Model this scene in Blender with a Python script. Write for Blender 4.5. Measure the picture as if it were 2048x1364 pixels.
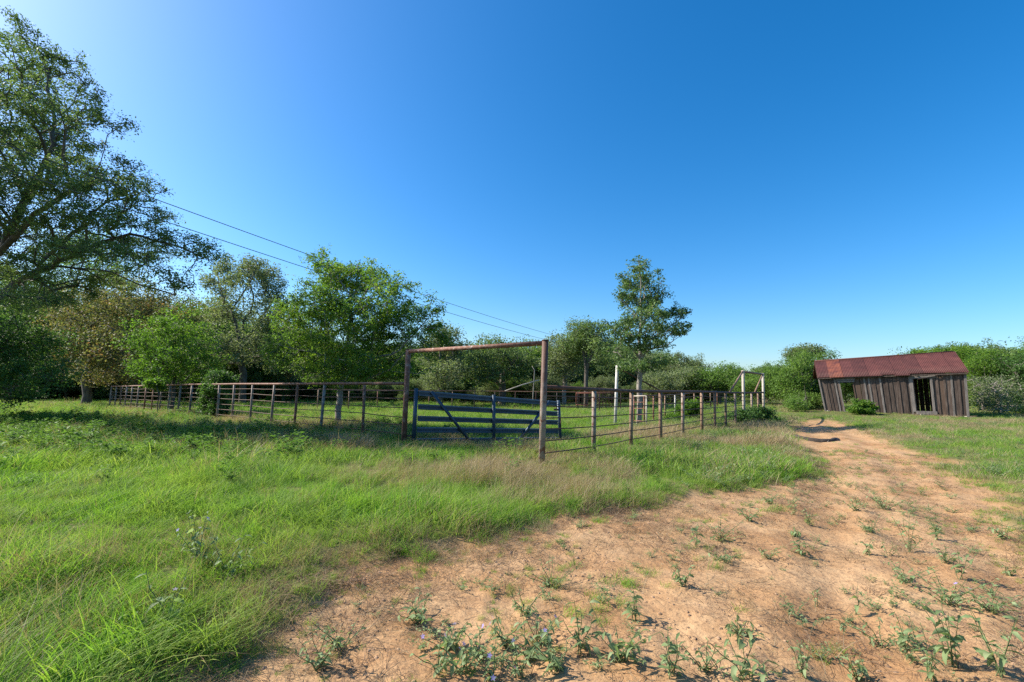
import bpy, math, random
import numpy as np
from mathutils import Vector, Matrix

for o in list(bpy.data.objects):
    bpy.data.objects.remove(o)
scene = bpy.context.scene
COL = scene.collection

# ------------------------------------------------------------------ camera
F_PX, W_PX, H_PX = 910.0, 2048.0, 1364.0
PITCH, ROLL = math.atan(90 / 910.0), 0.026
EYE = np.array([0.0, 0.0, 1.6])
FWD = np.array([0, math.cos(PITCH), math.sin(PITCH)])
_r = np.array([1.0, 0, 0]); _u = np.array([0, -math.sin(PITCH), math.cos(PITCH)])
RIGHT = _r * math.cos(ROLL) + _u * math.sin(ROLL)
UP = -_r * math.sin(ROLL) + _u * math.cos(ROLL)
cam_d = bpy.data.cameras.new('camera')
cam_d.sensor_width = 36.0
cam_d.lens = 36.0 * F_PX / W_PX
cam_d.clip_start, cam_d.clip_end = 0.05, 3000
cam = bpy.data.objects.new('camera', cam_d)
COL.objects.link(cam)
M = Matrix(((RIGHT[0], UP[0], -FWD[0], EYE[0]), (RIGHT[1], UP[1], -FWD[1], EYE[1]),
            (RIGHT[2], UP[2], -FWD[2], EYE[2]), (0, 0, 0, 1)))
cam.matrix_world = M
scene.camera = cam

# ------------------------------------------------------------------ sky, sun, exposure
SUN_AZ, SUN_EL = math.radians(80), math.radians(37)      # azimuth counted to the left of the view
SUN = Vector((-math.sin(SUN_AZ) * math.cos(SUN_EL), math.cos(SUN_AZ) * math.cos(SUN_EL), math.sin(SUN_EL)))
world = bpy.data.worlds.new('World'); scene.world = world; world.use_nodes = True
wn = world.node_tree; wn.nodes.clear()
sky = wn.nodes.new('ShaderNodeTexSky'); sky.sky_type = 'NISHITA'
sky.sun_disc = False; sky.sun_elevation = SUN_EL; sky.sun_rotation = -SUN_AZ
sky.altitude = 0; sky.air_density = 1.0; sky.dust_density = 1.15; sky.ozone_density = 5.0
hs = wn.nodes.new('ShaderNodeHueSaturation'); hs.inputs['Saturation'].default_value = 1.33; hs.inputs['Hue'].default_value = 0.498
bg = wn.nodes.new('ShaderNodeBackground'); bg.inputs['Strength'].default_value = 0.104
wo = wn.nodes.new('ShaderNodeOutputWorld')
wn.links.new(sky.outputs[0], hs.inputs['Color']); wn.links.new(hs.outputs[0], bg.inputs['Color'])
wn.links.new(bg.outputs[0], wo.inputs['Surface'])
sun_d = bpy.data.lights.new('sun', 'SUN'); sun_d.energy = 4.4; sun_d.angle = math.radians(0.53); sun_d.color = (1.0, 0.93, 0.82)
sun = bpy.data.objects.new('sun', sun_d); COL.objects.link(sun)
sun.rotation_euler = (-SUN).to_track_quat('-Z', 'Y').to_euler(); sun.location = (-30, 10, 30)
scene.view_settings.view_transform = 'Standard'; scene.view_settings.look = 'None'
scene.view_settings.exposure = 1.1; scene.view_settings.gamma = 1.0; scene.view_settings.use_curve_mapping = False
scene.render.engine = 'CYCLES'
cy = scene.cycles
cy.max_bounces = 6; cy.diffuse_bounces = 3; cy.glossy_bounces = 2; cy.transmission_bounces = 4; cy.transparent_max_bounces = 4
cy.use_adaptive_sampling = False
cy.use_denoising = False

# ------------------------------------------------------------------ helpers
RS = np.random.RandomState
R = math.radians

def ray(px, py):
    return FWD + RIGHT * ((px - W_PX / 2) / F_PX) + UP * (-(py - H_PX / 2) / F_PX)

def at(px, py, Y):
    d = ray(px, py)
    return EYE + d * (Y / d[1])

def hash2(ix, iy, seed):
    h = np.sin(ix * 127.1 + iy * 311.7 + seed * 74.7) * 43758.5453
    return h - np.floor(h)

def vnoise(x, y, s=1.0, seed=0):
    x = np.asarray(x, float) / s; y = np.asarray(y, float) / s
    ix, iy = np.floor(x), np.floor(y); fx, fy = x - ix, y - iy
    fx = fx * fx * (3 - 2 * fx); fy = fy * fy * (3 - 2 * fy)
    a, b = hash2(ix, iy, seed), hash2(ix + 1, iy, seed)
    c, d = hash2(ix, iy + 1, seed), hash2(ix + 1, iy + 1, seed)
    return (a * (1 - fx) + b * fx) * (1 - fy) + (c * (1 - fx) + d * fx) * fy

def fbm(x, y, s, seed=0, o=3):
    t, a, n = 0, 1.0, 0
    for k in range(o):
        t = t + a * vnoise(x, y, s / 2 ** k, seed + k * 13); n += a; a *= 0.5
    return t / n

def sstep(a, b, x):
    t = np.clip((x - a) / (b - a), 0, 1)
    return t * t * (3 - 2 * t)

# terrain: thin plate through surveyed heights
_CP = [(0, 0, 0), (-6, -2, 0), (6, -2, 0), (0.62, 9.2, 0.0), (-2.8, 11.9, 0.0), (1.5, 14.3, -0.16), (-13.4, 21.7, -0.28),
       (-31, 35, -0.8), (-20, 15, -0.25), (-10, 10, -0.05), (15.4, 27.9, 0.02), (7, 16, 0.0), (28, 28, 0.42), (21, 32, 0.38), (16, 18, 0.2),
       (8, 8, 0.05), (14, 10, 0.15), (5, 22, -0.22), (0, 37, -0.32), (12, 45, -0.1), (-45, 60, -1.0), (-10, 60, -0.6), (30, 60, 0.3),
       (60, 45, 0.8), (-60, 20, -0.9), (100, 110, 0.6), (-100, 110, -0.9), (0, 130, -0.3), (-120, -60, -0.4), (120, -60, 0.4), (0, -100, 0)]
_CP = np.array(_CP, float)
def _tps(r2): return np.where(r2 > 1e-9, 0.5 * r2 * np.log(np.maximum(r2, 1e-9)), 0)
_n = len(_CP)
_K = _tps(((_CP[:, None, :2] - _CP[None, :, :2]) ** 2).sum(-1)) + np.eye(_n) * 2.0
_P = np.c_[np.ones(_n), _CP[:, :2]]
_A = np.block([[_K, _P], [_P.T, np.zeros((3, 3))]])
_wt = np.linalg.solve(_A, np.r_[_CP[:, 2], 0, 0, 0])

def base_h(x, y):
    x = np.asarray(x, float); y = np.asarray(y, float)
    rr = np.sqrt(x * x + y * y); k = np.where(rr > 120, 120 / np.maximum(rr, 1e-6), 1)
    x2, y2 = x * k, y * k
    z = _wt[_n] + _wt[_n + 1] * x2 + _wt[_n + 2] * y2
    for i in range(_n):
        z = z + _wt[i] * _tps((x2 - _CP[i, 0]) ** 2 + (y2 - _CP[i, 1]) ** 2)
    return z

def gp0(px, py):
    d = ray(px, py); z = 0.0
    for _ in range(25):
        t = (z - EYE[2]) / d[2]; p = EYE + d * t
        z = 0.5 * z + 0.5 * float(base_h(p[0], p[1]))
    return p

# the bare dirt of the track, outlined on the ground
_dpx = [(150, 1600), (300, 1364), (430, 1275), (560, 1215), (700, 1165), (880, 1095), (1090, 1050), (1290, 1020), (1470, 985), (1610, 955), (1665, 930),
        (1600, 900), (1580, 875), (1600, 850), (1640, 842), (1690, 852), (1760, 882), (1850, 930), (1900, 968), (1960, 1015), (2048, 1090), (2300, 1270), (2600, 1600)]
DIRT = [tuple(gp0(*p)[:2]) for p in _dpx] + [(5.5, -4.0), (-1.4, -4.0)]
DIRT = np.array(DIRT)

def dirt_sd(x, y):
    x = np.asarray(x, float); y = np.asarray(y, float)
    inside = np.zeros(x.shape, bool); dmin = np.full(x.shape, 1e9)
    m = len(DIRT)
    for i in range(m):
        ax, ay = DIRT[i]; bx, by = DIRT[(i + 1) % m]
        dx, dy = bx - ax, by - ay
        t = np.clip(((x - ax) * dx + (y - ay) * dy) / (dx * dx + dy * dy), 0, 1)
        dmin = np.minimum(dmin, np.hypot(x - ax - t * dx, y - ay - t * dy))
        c = ((ay > y) != (by > y)) & (x < (bx - ax) * (y - ay) / (by - ay + 1e-12) + ax)
        inside ^= c
    return np.where(inside, dmin, -dmin)

def dirt_edge(x, y):
    """signed distance into the dirt, with the edge made ragged"""
    return dirt_sd(x, y) + (fbm(x, y, 0.8, 5, 3) - 0.5) * 1.3 + (fbm(x, y, 2.6, 15, 2) - 0.5) * 0.9

def dirt_mask(x, y):
    return sstep(-0.55, -0.05, dirt_edge(x, y) + (fbm(x, y, 0.25, 8, 2) - 0.5) * 0.3)

RUT1 = np.array([gp0(*p)[:2] for p in [(1700, 1600), (1680, 1364), (1670, 1150), (1660, 1020), (1655, 940), (1640, 885), (1620, 850)]])
RUT2 = np.array([gp0(*p)[:2] for p in [(2500, 1500), (2150, 1250), (1960, 1090), (1850, 990), (1780, 920), (1720, 875), (1660, 848)]])
def line_d(L, x, y):
    d = np.full(np.shape(x), 1e9)
    for i in range(len(L) - 1):
        ax, ay = L[i]; dx, dy = L[i + 1] - L[i]
        t = np.clip(((x - ax) * dx + (y - ay) * dy) / (dx * dx + dy * dy), 0, 1)
        d = np.minimum(d, np.hypot(x - ax - t * dx, y - ay - t * dy))
    return d

def ground_z(x, y):
    x = np.asarray(x, float); y = np.asarray(y, float)
    z = base_h(x, y); m = dirt_mask(x, y)
    rr = np.hypot(x, y); fade = np.clip(1.4 - rr / 40, 0.15, 1)
    z = z + (1 - m) * (0.06 + 0.05 * (fbm(x, y, 1.3, 21, 3) - 0.5)) * fade
    soft = (fbm(x, y, 0.55, 31, 3) - 0.5) * 0.07 + (fbm(x, y, 0.16, 37, 2) - 0.5) * 0.035
    z = z + m * (soft - 0.02) * fade
    for L in (RUT1, RUT2):
        d = line_d(L, x, y) + (vnoise(x, y, 0.8, 3) - 0.5) * 0.15
        z = z - m * 0.032 * np.exp(-(d / 0.24) ** 2) + m * 0.014 * np.exp(-((d - 0.42) / 0.12) ** 2)
    return z

def gz(x, y): return float(ground_z(np.array([x]), np.array([y]))[0])

def gp(px, py):
    d = ray(px, py); z = 0.0
    for _ in range(20):
        t = (z - EYE[2]) / d[2]; p = EYE + d * t
        z = 0.5 * z + 0.5 * gz(p[0], p[1])
    return np.array([p[0], p[1], gz(p[0], p[1])])

# ---------------- mesh building
class MB:
    def __init__(self): self.v, self.f, self.n = [], [], 0
    def add(self, V, Fs):
        V = np.asarray(V, float)
        self.v.append(V); self.f += [tuple(int(i) + self.n for i in f) for f in Fs]; self.n += len(V)
    def box(self, c, s, rot=None):
        c = np.asarray(c, float); h = np.asarray(s, float) / 2
        V = np.array([(i, j, k) for i in (-1, 1) for j in (-1, 1) for k in (-1, 1)]) * h
        if rot is not None: V = V @ np.array(rot).T
        self.add(V + c, [(0, 1, 3, 2), (4, 6, 7, 5), (0, 4, 5, 1), (2, 3, 7, 6), (0, 2, 6, 4), (1, 5, 7, 3)])
    def hexa(self, P):   # 8 points: front quad (bl,br,tr,tl) then back quad
        self.add(P, [(0, 1, 2, 3), (5, 4, 7, 6), (4, 0, 3, 7), (1, 5, 6, 2), (3, 2, 6, 7), (4, 5, 1, 0)])
    def tube(self, pts, r, sides=8, cap=True):
        V, Fs = tube_np(pts, r, sides, cap); self.add(V, Fs)
    def beam(self, a, b, w, h, up=(0, 0, 1)):
        a, b = np.asarray(a, float), np.asarray(b, float)
        d = b - a; d /= np.linalg.norm(d); s = np.cross(d, up); s /= np.linalg.norm(s); u = np.cross(s, d)
        P = [a + s * i * w / 2 + u * j * h / 2 for i, j in ((-1, -1), (1, -1), (1, 1), (-1, 1))] + \
            [b + s * i * w / 2 + u * j * h / 2 for i, j in ((-1, -1), (1, -1), (1, 1), (-1, 1))]
        self.hexa(np.array(P))
    def build(self, name, mat, parent=None, smooth=False, origin=(0, 0, 0)):
        V = np.concatenate(self.v) - np.asarray(origin)
        me = bpy.data.meshes.new(name); me.from_pydata(V.tolist(), [], self.f); me.update()
        if smooth: me.polygons.foreach_set('use_smooth', [True] * len(me.polygons))
        return link(name, me, mat, parent)

def link(name, me, mat, parent=None, loc=(0, 0, 0)):
    if mat is not None and not me.materials: me.materials.append(mat)
    o = bpy.data.objects.new(name, me); COL.objects.link(o)
    if parent: o.parent = parent
    o.location = loc
    return o

def tube_np(pts, r, sides=8, cap=True):
    pts = np.asarray(pts, float); n = len(pts)
    r = np.full(n, r) if np.isscalar(r) else np.asarray(r, float)
    tan = np.gradient(pts, axis=0); tan /= np.linalg.norm(tan, axis=1)[:, None] + 1e-12
    ref = np.array([0, 0, 1.0]) if abs(tan[0][2]) < 0.9 else np.array([1.0, 0, 0])
    V = []; a = np.linspace(0, 2 * np.pi, sides, endpoint=False)
    s = np.cross(tan[0], ref); s /= np.linalg.norm(s)
    for i in range(n):
        s = s - tan[i] * s.dot(tan[i]); s /= np.linalg.norm(s) + 1e-12
        w = np.cross(tan[i], s)
        V.append(pts[i] + r[i] * (np.cos(a)[:, None] * s + np.sin(a)[:, None] * w))
    V = np.concatenate(V); Fs = []
    for i in range(n - 1):
        for k in range(sides):
            k2 = (k + 1) % sides
            Fs.append((i * sides + k, i * sides + k2, (i + 1) * sides + k2, (i + 1) * sides + k))
    if cap:
        Fs.append(tuple(range(sides - 1, -1, -1))); Fs.append(tuple((n - 1) * sides + k for k in range(sides)))
    return V, Fs

def mesh_np(name, V, Q, mats, rnd=None, smooth=False, matidx=None):
    """V (n,3); Q (m,k) polygons all with k corners"""
    V = np.ascontiguousarray(V, np.float32); Q = np.ascontiguousarray(Q, np.int32)
    m, k = Q.shape
    me = bpy.data.meshes.new(name)
    me.vertices.add(len(V)); me.vertices.foreach_set('co', V.ravel())
    me.loops.add(m * k); me.loops.foreach_set('vertex_index', Q.ravel())
    me.polygons.add(m); me.polygons.foreach_set('loop_start', np.arange(0, m * k, k, dtype=np.int32))
    if matidx is not None: me.polygons.foreach_set('material_index', matidx.astype(np.int32))
    if smooth: me.polygons.foreach_set('use_smooth', np.ones(m, bool))
    me.update(calc_edges=True)
    for mt in mats: me.materials.append(mt)
    if rnd is not None:
        a = me.attributes.new('rnd', 'FLOAT', 'POINT'); a.data.foreach_set('value', np.ascontiguousarray(rnd, np.float32))
    return me

def empty(name, loc):
    o = bpy.data.objects.new(name, None); COL.objects.link(o); o.location = loc
    o.empty_display_size = 0.2
    return o

def tag(o, label, cat, group=None):
    o['label'] = label; o['category'] = cat
    if group: o['group'] = group
    return o

# ------------------------------------------------------------------ materials
def mat(name):
    m = bpy.data.materials.new(name); m.use_nodes = True
    nt = m.node_tree; nt.nodes.clear()
    out = nt.nodes.new('ShaderNodeOutputMaterial')
    return m, nt, out

def N(nt, t, **kw):
    n = nt.nodes.new(t)
    for k, v in kw.items():
        if k in n.inputs: n.inputs[k].default_value = v
        else: setattr(n, k, v)
    return n

def ramp(nt, fac, stops, interp='LINEAR'):
    r = nt.nodes.new('ShaderNodeValToRGB'); cr = r.color_ramp; cr.interpolation = interp
    while len(cr.elements) < len(stops): cr.elements.new(0.5)
    for e, (p, c) in zip(cr.elements, stops):
        e.position = p; e.color = (*c, 1) if len(c) == 3 else c
    if fac is not None: nt.links.new(fac, r.inputs[0])
    return r

def noise(nt, vec, scale, detail=4, rough=0.55):
    n = N(nt, 'ShaderNodeTexNoise'); n.inputs['Scale'].default_value = scale
    n.inputs['Detail'].default_value = detail; n.inputs['Roughness'].default_value = rough
    if vec is not None: nt.links.new(vec, n.inputs['Vector'])
    return n

def mixc(nt, fac, a, b, mode='MIX'):
    m = nt.nodes.new('ShaderNodeMix'); m.data_type = 'RGBA'; m.blend_type = mode
    for s, v in ((m.inputs[0], fac), (m.inputs[6], a), (m.inputs[7], b)):
        if hasattr(v, 'is_linked'): nt.links.new(v, s)
        elif isinstance(v, tuple): s.default_value = (*v, 1)
        else: s.default_value = v
    return m.outputs[2]

def leaf_mat(name, stops, transl=0.35, world_patch=None, rough=0.6, use_inst=False, tcol=1.5):
    m, nt, out = mat(name)
    a = N(nt, 'ShaderNodeAttribute', attribute_name='rnd')
    fac = a.outputs['Fac']
    if use_inst:
        oi = N(nt, 'ShaderNodeObjectInfo')
        md = N(nt, 'ShaderNodeMath', operation='MULTIPLY_ADD'); md.inputs[1].default_value = 0.5
        nt.links.new(oi.outputs['Random'], md.inputs[0])
        m2 = N(nt, 'ShaderNodeMath', operation='MULTIPLY'); m2.inputs[1].default_value = 0.5
        nt.links.new(fac, m2.inputs[0]); nt.links.new(m2.outputs[0], md.inputs[2]); fac = md.outputs[0]
    col = ramp(nt, fac, stops).outputs[0]
    if world_patch:
        g = N(nt, 'ShaderNodeNewGeometry')
        n = noise(nt, g.outputs['Position'], world_patch[0], 3)
        r = ramp(nt, n.outputs['Fac'], [(0.42, (0, 0, 0)), (0.62, (1, 1, 1))])
        mm = N(nt, 'ShaderNodeMath', operation='MULTIPLY'); mm.inputs[1].default_value = world_patch[2]
        nt.links.new(r.outputs[0], mm.inputs[0])
        col = mixc(nt, mm.outputs[0], col, world_patch[1])
    p = N(nt, 'ShaderNodeBsdfPrincipled'); p.inputs['Roughness'].default_value = rough
    p.inputs['Specular IOR Level'].default_value = 0.2
    nt.links.new(col, p.inputs['Base Color'])
    t = N(nt, 'ShaderNodeBsdfTranslucent')
    tc = mixc(nt, 1.0, col, (tcol, tcol * 1.08, tcol * 0.6), 'MULTIPLY')
    nt.links.new(tc, t.inputs['Color'])
    mx = N(nt, 'ShaderNodeMixShader'); mx.inputs[0].default_value = transl
    nt.links.new(p.outputs[0], mx.inputs[1]); nt.links.new(t.outputs[0], mx.inputs[2])
    nt.links.new(mx.outputs[0], out.inputs['Surface'])
    return m

def solid_mat(name, stops, scale=6.0, rough=0.8, metal=0.0, bump=0.3, bscale=30.0, stretch=(1, 1, 1), coord='Object', second=None, spec=0.4, bdist=0.02, vary=0.12):
    m, nt, out = mat(name)
    tc = N(nt, 'ShaderNodeTexCoord'); mp = N(nt, 'ShaderNodeMapping'); mp.inputs['Scale'].default_value = stretch
    nt.links.new(tc.outputs[coord], mp.inputs['Vector'])
    oi = N(nt, 'ShaderNodeObjectInfo'); cmb = N(nt, 'ShaderNodeVectorMath', operation='ADD')
    sc = N(nt, 'ShaderNodeMath', operation='MULTIPLY'); sc.inputs[1].default_value = 37.0
    nt.links.new(oi.outputs['Random'], sc.inputs[0])
    nt.links.new(mp.outputs[0], cmb.inputs[0]); nt.links.new(sc.outputs[0], cmb.inputs[1])
    n = noise(nt, cmb.outputs[0], scale, 6, 0.62)
    col = ramp(nt, n.outputs['Fac'], stops).outputs[0]
    if second:
        s2, c2, lo, hi = second
        n2 = noise(nt, cmb.outputs[0], s2, 5, 0.65)
        col = mixc(nt, ramp(nt, n2.outputs['Fac'], [(lo, (0, 0, 0)), (hi, (1, 1, 1))]).outputs[0], col, c2)
    vr = N(nt, 'ShaderNodeMapRange'); vr.inputs['To Min'].default_value = 1 - vary; vr.inputs['To Max'].default_value = 1 + vary
    nt.links.new(oi.outputs['Random'], vr.inputs['Value'])
    vs = N(nt, 'ShaderNodeVectorMath', operation='SCALE'); nt.links.new(col, vs.inputs[0]); nt.links.new(vr.outputs[0], vs.inputs['Scale'])
    col = vs.outputs[0]
    p = N(nt, 'ShaderNodeBsdfPrincipled'); p.inputs['Roughness'].default_value = rough; p.inputs['Metallic'].default_value = metal
    p.inputs['Specular IOR Level'].default_value = spec
    nt.links.new(col, p.inputs['Base Color'])
    if bump:
        nb = noise(nt, cmb.outputs[0], bscale, 5, 0.6)
        b = N(nt, 'ShaderNodeBump'); b.inputs['Strength'].default_value = bump; b.inputs['Distance'].default_value = bdist
        nt.links.new(nb.outputs['Fac'], b.inputs['Height']); nt.links.new(b.outputs[0], p.inputs['Normal'])
    nt.links.new(p.outputs[0], out.inputs['Surface'])
    return m

BARK = solid_mat('bark', [(0.3, (0.045, 0.037, 0.03)), (0.7, (0.16, 0.135, 0.11))], 3.0, 0.9, bump=0.8, bscale=14, stretch=(2, 2, 0.6))
BARKP = solid_mat('pale_bark', [(0.3, (0.12, 0.10, 0.085)), (0.7, (0.34, 0.30, 0.26))], 4.0, 0.9, bump=0.8, bscale=16, stretch=(2, 2, 0.6))
RUST = solid_mat('rusty_pipe', [(0.3, (0.10, 0.042, 0.026)), (0.5, (0.19, 0.085, 0.052)), (0.72, (0.30, 0.20, 0.15))], 9.0, 0.75, 0.15, 0.25, 40, second=(14.0, (0.42, 0.36, 0.31), 0.60, 0.68))
RUSTD = solid_mat('dark_rusty_pipe', [(0.3, (0.045, 0.024, 0.018)), (0.7, (0.15, 0.075, 0.05))], 7.0, 0.75, 0.15, 0.25, 40)
ROD = solid_mat('rusty_rod', [(0.3, (0.05, 0.028, 0.022)), (0.7, (0.16, 0.09, 0.06))], 12.0, 0.7, 0.2, 0.1, 60)
PALEP = solid_mat('pale_weathered_pipe', [(0.3, (0.28, 0.23, 0.18)), (0.6, (0.42, 0.37, 0.31)), (0.8, (0.22, 0.12, 0.08))], 5.0, 0.65, 0.0, 0.25, 40)
POSTP = solid_mat('peeling_painted_pipe', [(0.3, (0.20, 0.145, 0.105)), (0.6, (0.31, 0.25, 0.20)), (0.8, (0.17, 0.085, 0.055))], 5.0, 0.65, 0.0, 0.25, 40, second=(9.0, (0.17, 0.075, 0.045), 0.53, 0.60))
POSTT = solid_mat('tan_rusted_pipe', [(0.3, (0.13, 0.066, 0.040)), (0.6, (0.25, 0.165, 0.108)), (0.8, (0.34, 0.26, 0.195))], 5.0, 0.7, 0.05, 0.25, 40)
POSTG = solid_mat('grey_pipe', [(0.3, (0.13, 0.11, 0.095)), (0.7, (0.28, 0.245, 0.21))], 6.0, 0.7, 0.0, 0.2, 40, second=(8.0, (0.15, 0.07, 0.045), 0.50, 0.62))
WHITEP = solid_mat('white_painted_pipe', [(0.3, (0.36, 0.34, 0.31)), (0.7, (0.52, 0.50, 0.46))], 5.0, 0.5, 0.0, 0.15, 40, second=(7.0, (0.35, 0.24, 0.17), 0.66, 0.72))
BLUE = solid_mat('blue_gate_paint', [(0.3, (0.025, 0.046, 0.070)), (0.7, (0.048, 0.078, 0.110))], 6.0, 0.45, 0.2, 0.05, 40, second=(18.0, (0.11, 0.10, 0.09), 0.66, 0.74), spec=0.5)
WOOD = solid_mat('weathered_boards', [(0.25, (0.026, 0.016, 0.012)), (0.5, (0.074, 0.051, 0.039)), (0.75, (0.165, 0.124, 0.098))], 5.0, 0.9, bump=0.7, bscale=18, stretch=(5, 5, 0.35), bdist=0.01, vary=0.4)
WOODL = solid_mat('pale_weathered_boards', [(0.25, (0.075, 0.062, 0.054)), (0.7, (0.23, 0.20, 0.175))], 5.0, 0.9, bump=0.7, bscale=18, stretch=(5, 5, 0.5), bdist=0.01)
WOODB = solid_mat('brown_boards', [(0.25, (0.045, 0.027, 0.018)), (0.7, (0.14, 0.09, 0.062))], 5.0, 0.9, bump=0.7, bscale=18, stretch=(5, 5, 0.35), bdist=0.01)
ROOF = solid_mat('rusted_roof_iron', [(0.3, (0.058, 0.018, 0.014)), (0.55, (0.092, 0.028, 0.022)), (0.8, (0.125, 0.046, 0.035))], 2.2, 0.65, 0.1, 0.2, 18, second=(26.0, (0.27, 0.15, 0.12), 0.64, 0.75), vary=0.22)
ROOFO = solid_mat('orange_rusted_roof_iron', [(0.35, (0.11, 0.034, 0.026)), (0.65, (0.24, 0.075, 0.038))], 2.6, 0.65, 0.1, 0.15, 30)
WIRE = solid_mat('power_wire', [(0.3, (0.10, 0.10, 0.10)), (0.7, (0.16, 0.16, 0.16))], 5, 0.5, 0.5, 0)
CONC = solid_mat('pale_stone', [(0.3, (0.28, 0.25, 0.21)), (0.7, (0.45, 0.41, 0.36))], 6, 0.9, bump=0.6, bscale=20)

LF = {}
LF['oak'] = leaf_mat('oak_leaves', [(0, (0.066, 0.106, 0.040)), (0.6, (0.141, 0.210, 0.072)), (1, (0.269, 0.328, 0.121))], 0.30)
LF['lone'] = leaf_mat('lone_oak_leaves', [(0, (0.054, 0.101, 0.036)), (0.6, (0.109, 0.180, 0.061)), (1, (0.199, 0.272, 0.109))], 0.30)
LF['lime'] = leaf_mat('lime_leaves', [(0, (0.048, 0.103, 0.016)), (0.55, (0.098, 0.190, 0.028)), (1, (0.207, 0.310, 0.040))], 0.42)
LF['green'] = leaf_mat('green_leaves', [(0, (0.050, 0.095, 0.022)), (0.4, (0.095, 0.180, 0.030)), (0.75, (0.165, 0.260, 0.040)), (1, (0.34, 0.40, 0.05))], 0.45)
LF['dark'] = leaf_mat('dark_leaves', [(0, (0.039, 0.083, 0.024)), (0.7, (0.083, 0.162, 0.039)), (1, (0.147, 0.247, 0.060))], 0.32)
LF['rust'] = leaf_mat('rusty_leaves', [(0, (0.077, 0.103, 0.036)), (0.45, (0.148, 0.167, 0.058)), (0.72, (0.213, 0.174, 0.071)), (0.86, (0.270, 0.148, 0.071)), (1, (0.347, 0.167, 0.084))], 0.35)
LF['mesq'] = leaf_mat('mesquite_leaves', [(0, (0.064, 0.122, 0.027)), (0.6, (0.125, 0.210, 0.046)), (1, (0.210, 0.299, 0.070))], 0.42)
LF['grey'] = leaf_mat('greyish_leaves', [(0, (0.095, 0.127, 0.064)), (0.6, (0.167, 0.206, 0.097)), (1, (0.270, 0.301, 0.159))], 0.35)
LF['weed'] = leaf_mat('weed_leaves', [(0, (0.112, 0.168, 0.067)), (0.6, (0.196, 0.263, 0.118)), (1, (0.302, 0.358, 0.190))], 0.35, use_inst=True)
LF['forb'] = leaf_mat('forb_leaves', [(0, (0.063, 0.132, 0.025)), (0.6, (0.113, 0.207, 0.041)), (1, (0.196, 0.299, 0.069))], 0.38, use_inst=True)
GRASS = leaf_mat('grass_blades', [(0, (0.070, 0.165, 0.024)), (0.35, (0.140, 0.280, 0.034)), (0.75, (0.235, 0.365, 0.048)), (1, (0.38, 0.43, 0.10))], 0.45, world_patch=(0.8, (0.30, 0.32, 0.10), 0.35), use_inst=True, tcol=1.3)
DRY = leaf_mat('dry_grass_blades', [(0, (0.22, 0.155, 0.085)), (0.5, (0.36, 0.27, 0.16)), (1, (0.50, 0.41, 0.27))], 0.35, use_inst=True, tcol=1.1)
DEAD = leaf_mat('dead_stems', [(0, (0.10, 0.06, 0.035)), (0.6, (0.20, 0.125, 0.075)), (1, (0.32, 0.22, 0.14))], 0.15, use_inst=True, tcol=1.0)
SOILC = solid_mat('soil_clods', [(0.3, (0.27, 0.155, 0.085)), (0.7, (0.46, 0.31, 0.19))], 8, 0.95, bump=0.5, bscale=30, vary=0.3)
FLOWER = leaf_mat('violet_petals', [(0, (0.25, 0.20, 0.50)), (1, (0.42, 0.36, 0.70))], 0.3)
STEMG = leaf_mat('green_stems', [(0, (0.11, 0.15, 0.06)), (1, (0.17, 0.2, 0.09))], 0.1)

def ground_material():
    m, nt, out = mat('pasture_soil')
    g = N(nt, 'ShaderNodeNewGeometry'); P = g.outputs['Position']
    a = N(nt, 'ShaderNodeAttribute', attribute_name='dirt')
    n1 = noise(nt, P, 1.1, 6, 0.6); n2 = noise(nt, P, 9.0, 6, 0.65); n3 = noise(nt, P, 60, 3, 0.6)
    dirt = ramp(nt, n1.outputs['Fac'], [(0.28, (0.29, 0.145, 0.062)), (0.44, (0.39, 0.222, 0.103)), (0.62, (0.455, 0.288, 0.150)), (0.8, (0.38, 0.215, 0.100))]).outputs[0]
    dirt = mixc(nt, ramp(nt, n2.outputs['Fac'], [(0.46, (0, 0, 0)), (0.74, (0.6, 0.6, 0.6))]).outputs[0], dirt, (0.26, 0.14, 0.068))
    dirt = mixc(nt, ramp(nt, n3.outputs['Fac'], [(0.5, (0, 0, 0)), (0.8, (0.3, 0.3, 0.3))]).outputs[0], dirt, (0.52, 0.36, 0.21))
    n4 = noise(nt, P, 2.6, 5, 0.6)
    dirt = mixc(nt, ramp(nt, n4.outputs['Fac'], [(0.54, (0, 0, 0)), (0.70, (0.40, 0.40, 0.40))]).outputs[0], dirt, (0.22, 0.125, 0.068))
    n5 = noise(nt, P, 32, 4, 0.7)
    dirt = mixc(nt, ramp(nt, n5.outputs['Fac'], [(0.55, (0, 0, 0)), (0.66, (0.7, 0.7, 0.7))]).outputs[0], dirt, (0.15, 0.085, 0.05))
    sod = ramp(nt, n2.outputs['Fac'], [(0.3, (0.075, 0.085, 0.025)), (0.55, (0.13, 0.13, 0.042)), (0.75, (0.22, 0.17, 0.085))]).outputs[0]
    col = mixc(nt, a.outputs['Fac'], sod, dirt)
    p = N(nt, 'ShaderNodeBsdfPrincipled'); p.inputs['Roughness'].default_value = 0.95; p.inputs['Specular IOR Level'].default_value = 0.15
    nt.links.new(col, p.inputs['Base Color'])
    b = N(nt, 'ShaderNodeBump'); b.inputs['Strength'].default_value = 0.6; b.inputs['Distance'].default_value = 0.035
    nb = noise(nt, P, 16, 7, 0.60); nt.links.new(nb.outputs['Fac'], b.inputs['Height']); nt.links.new(b.outputs[0], p.inputs['Normal'])
    nt.links.new(p.outputs[0], out.inputs['Surface'])
    return m

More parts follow.
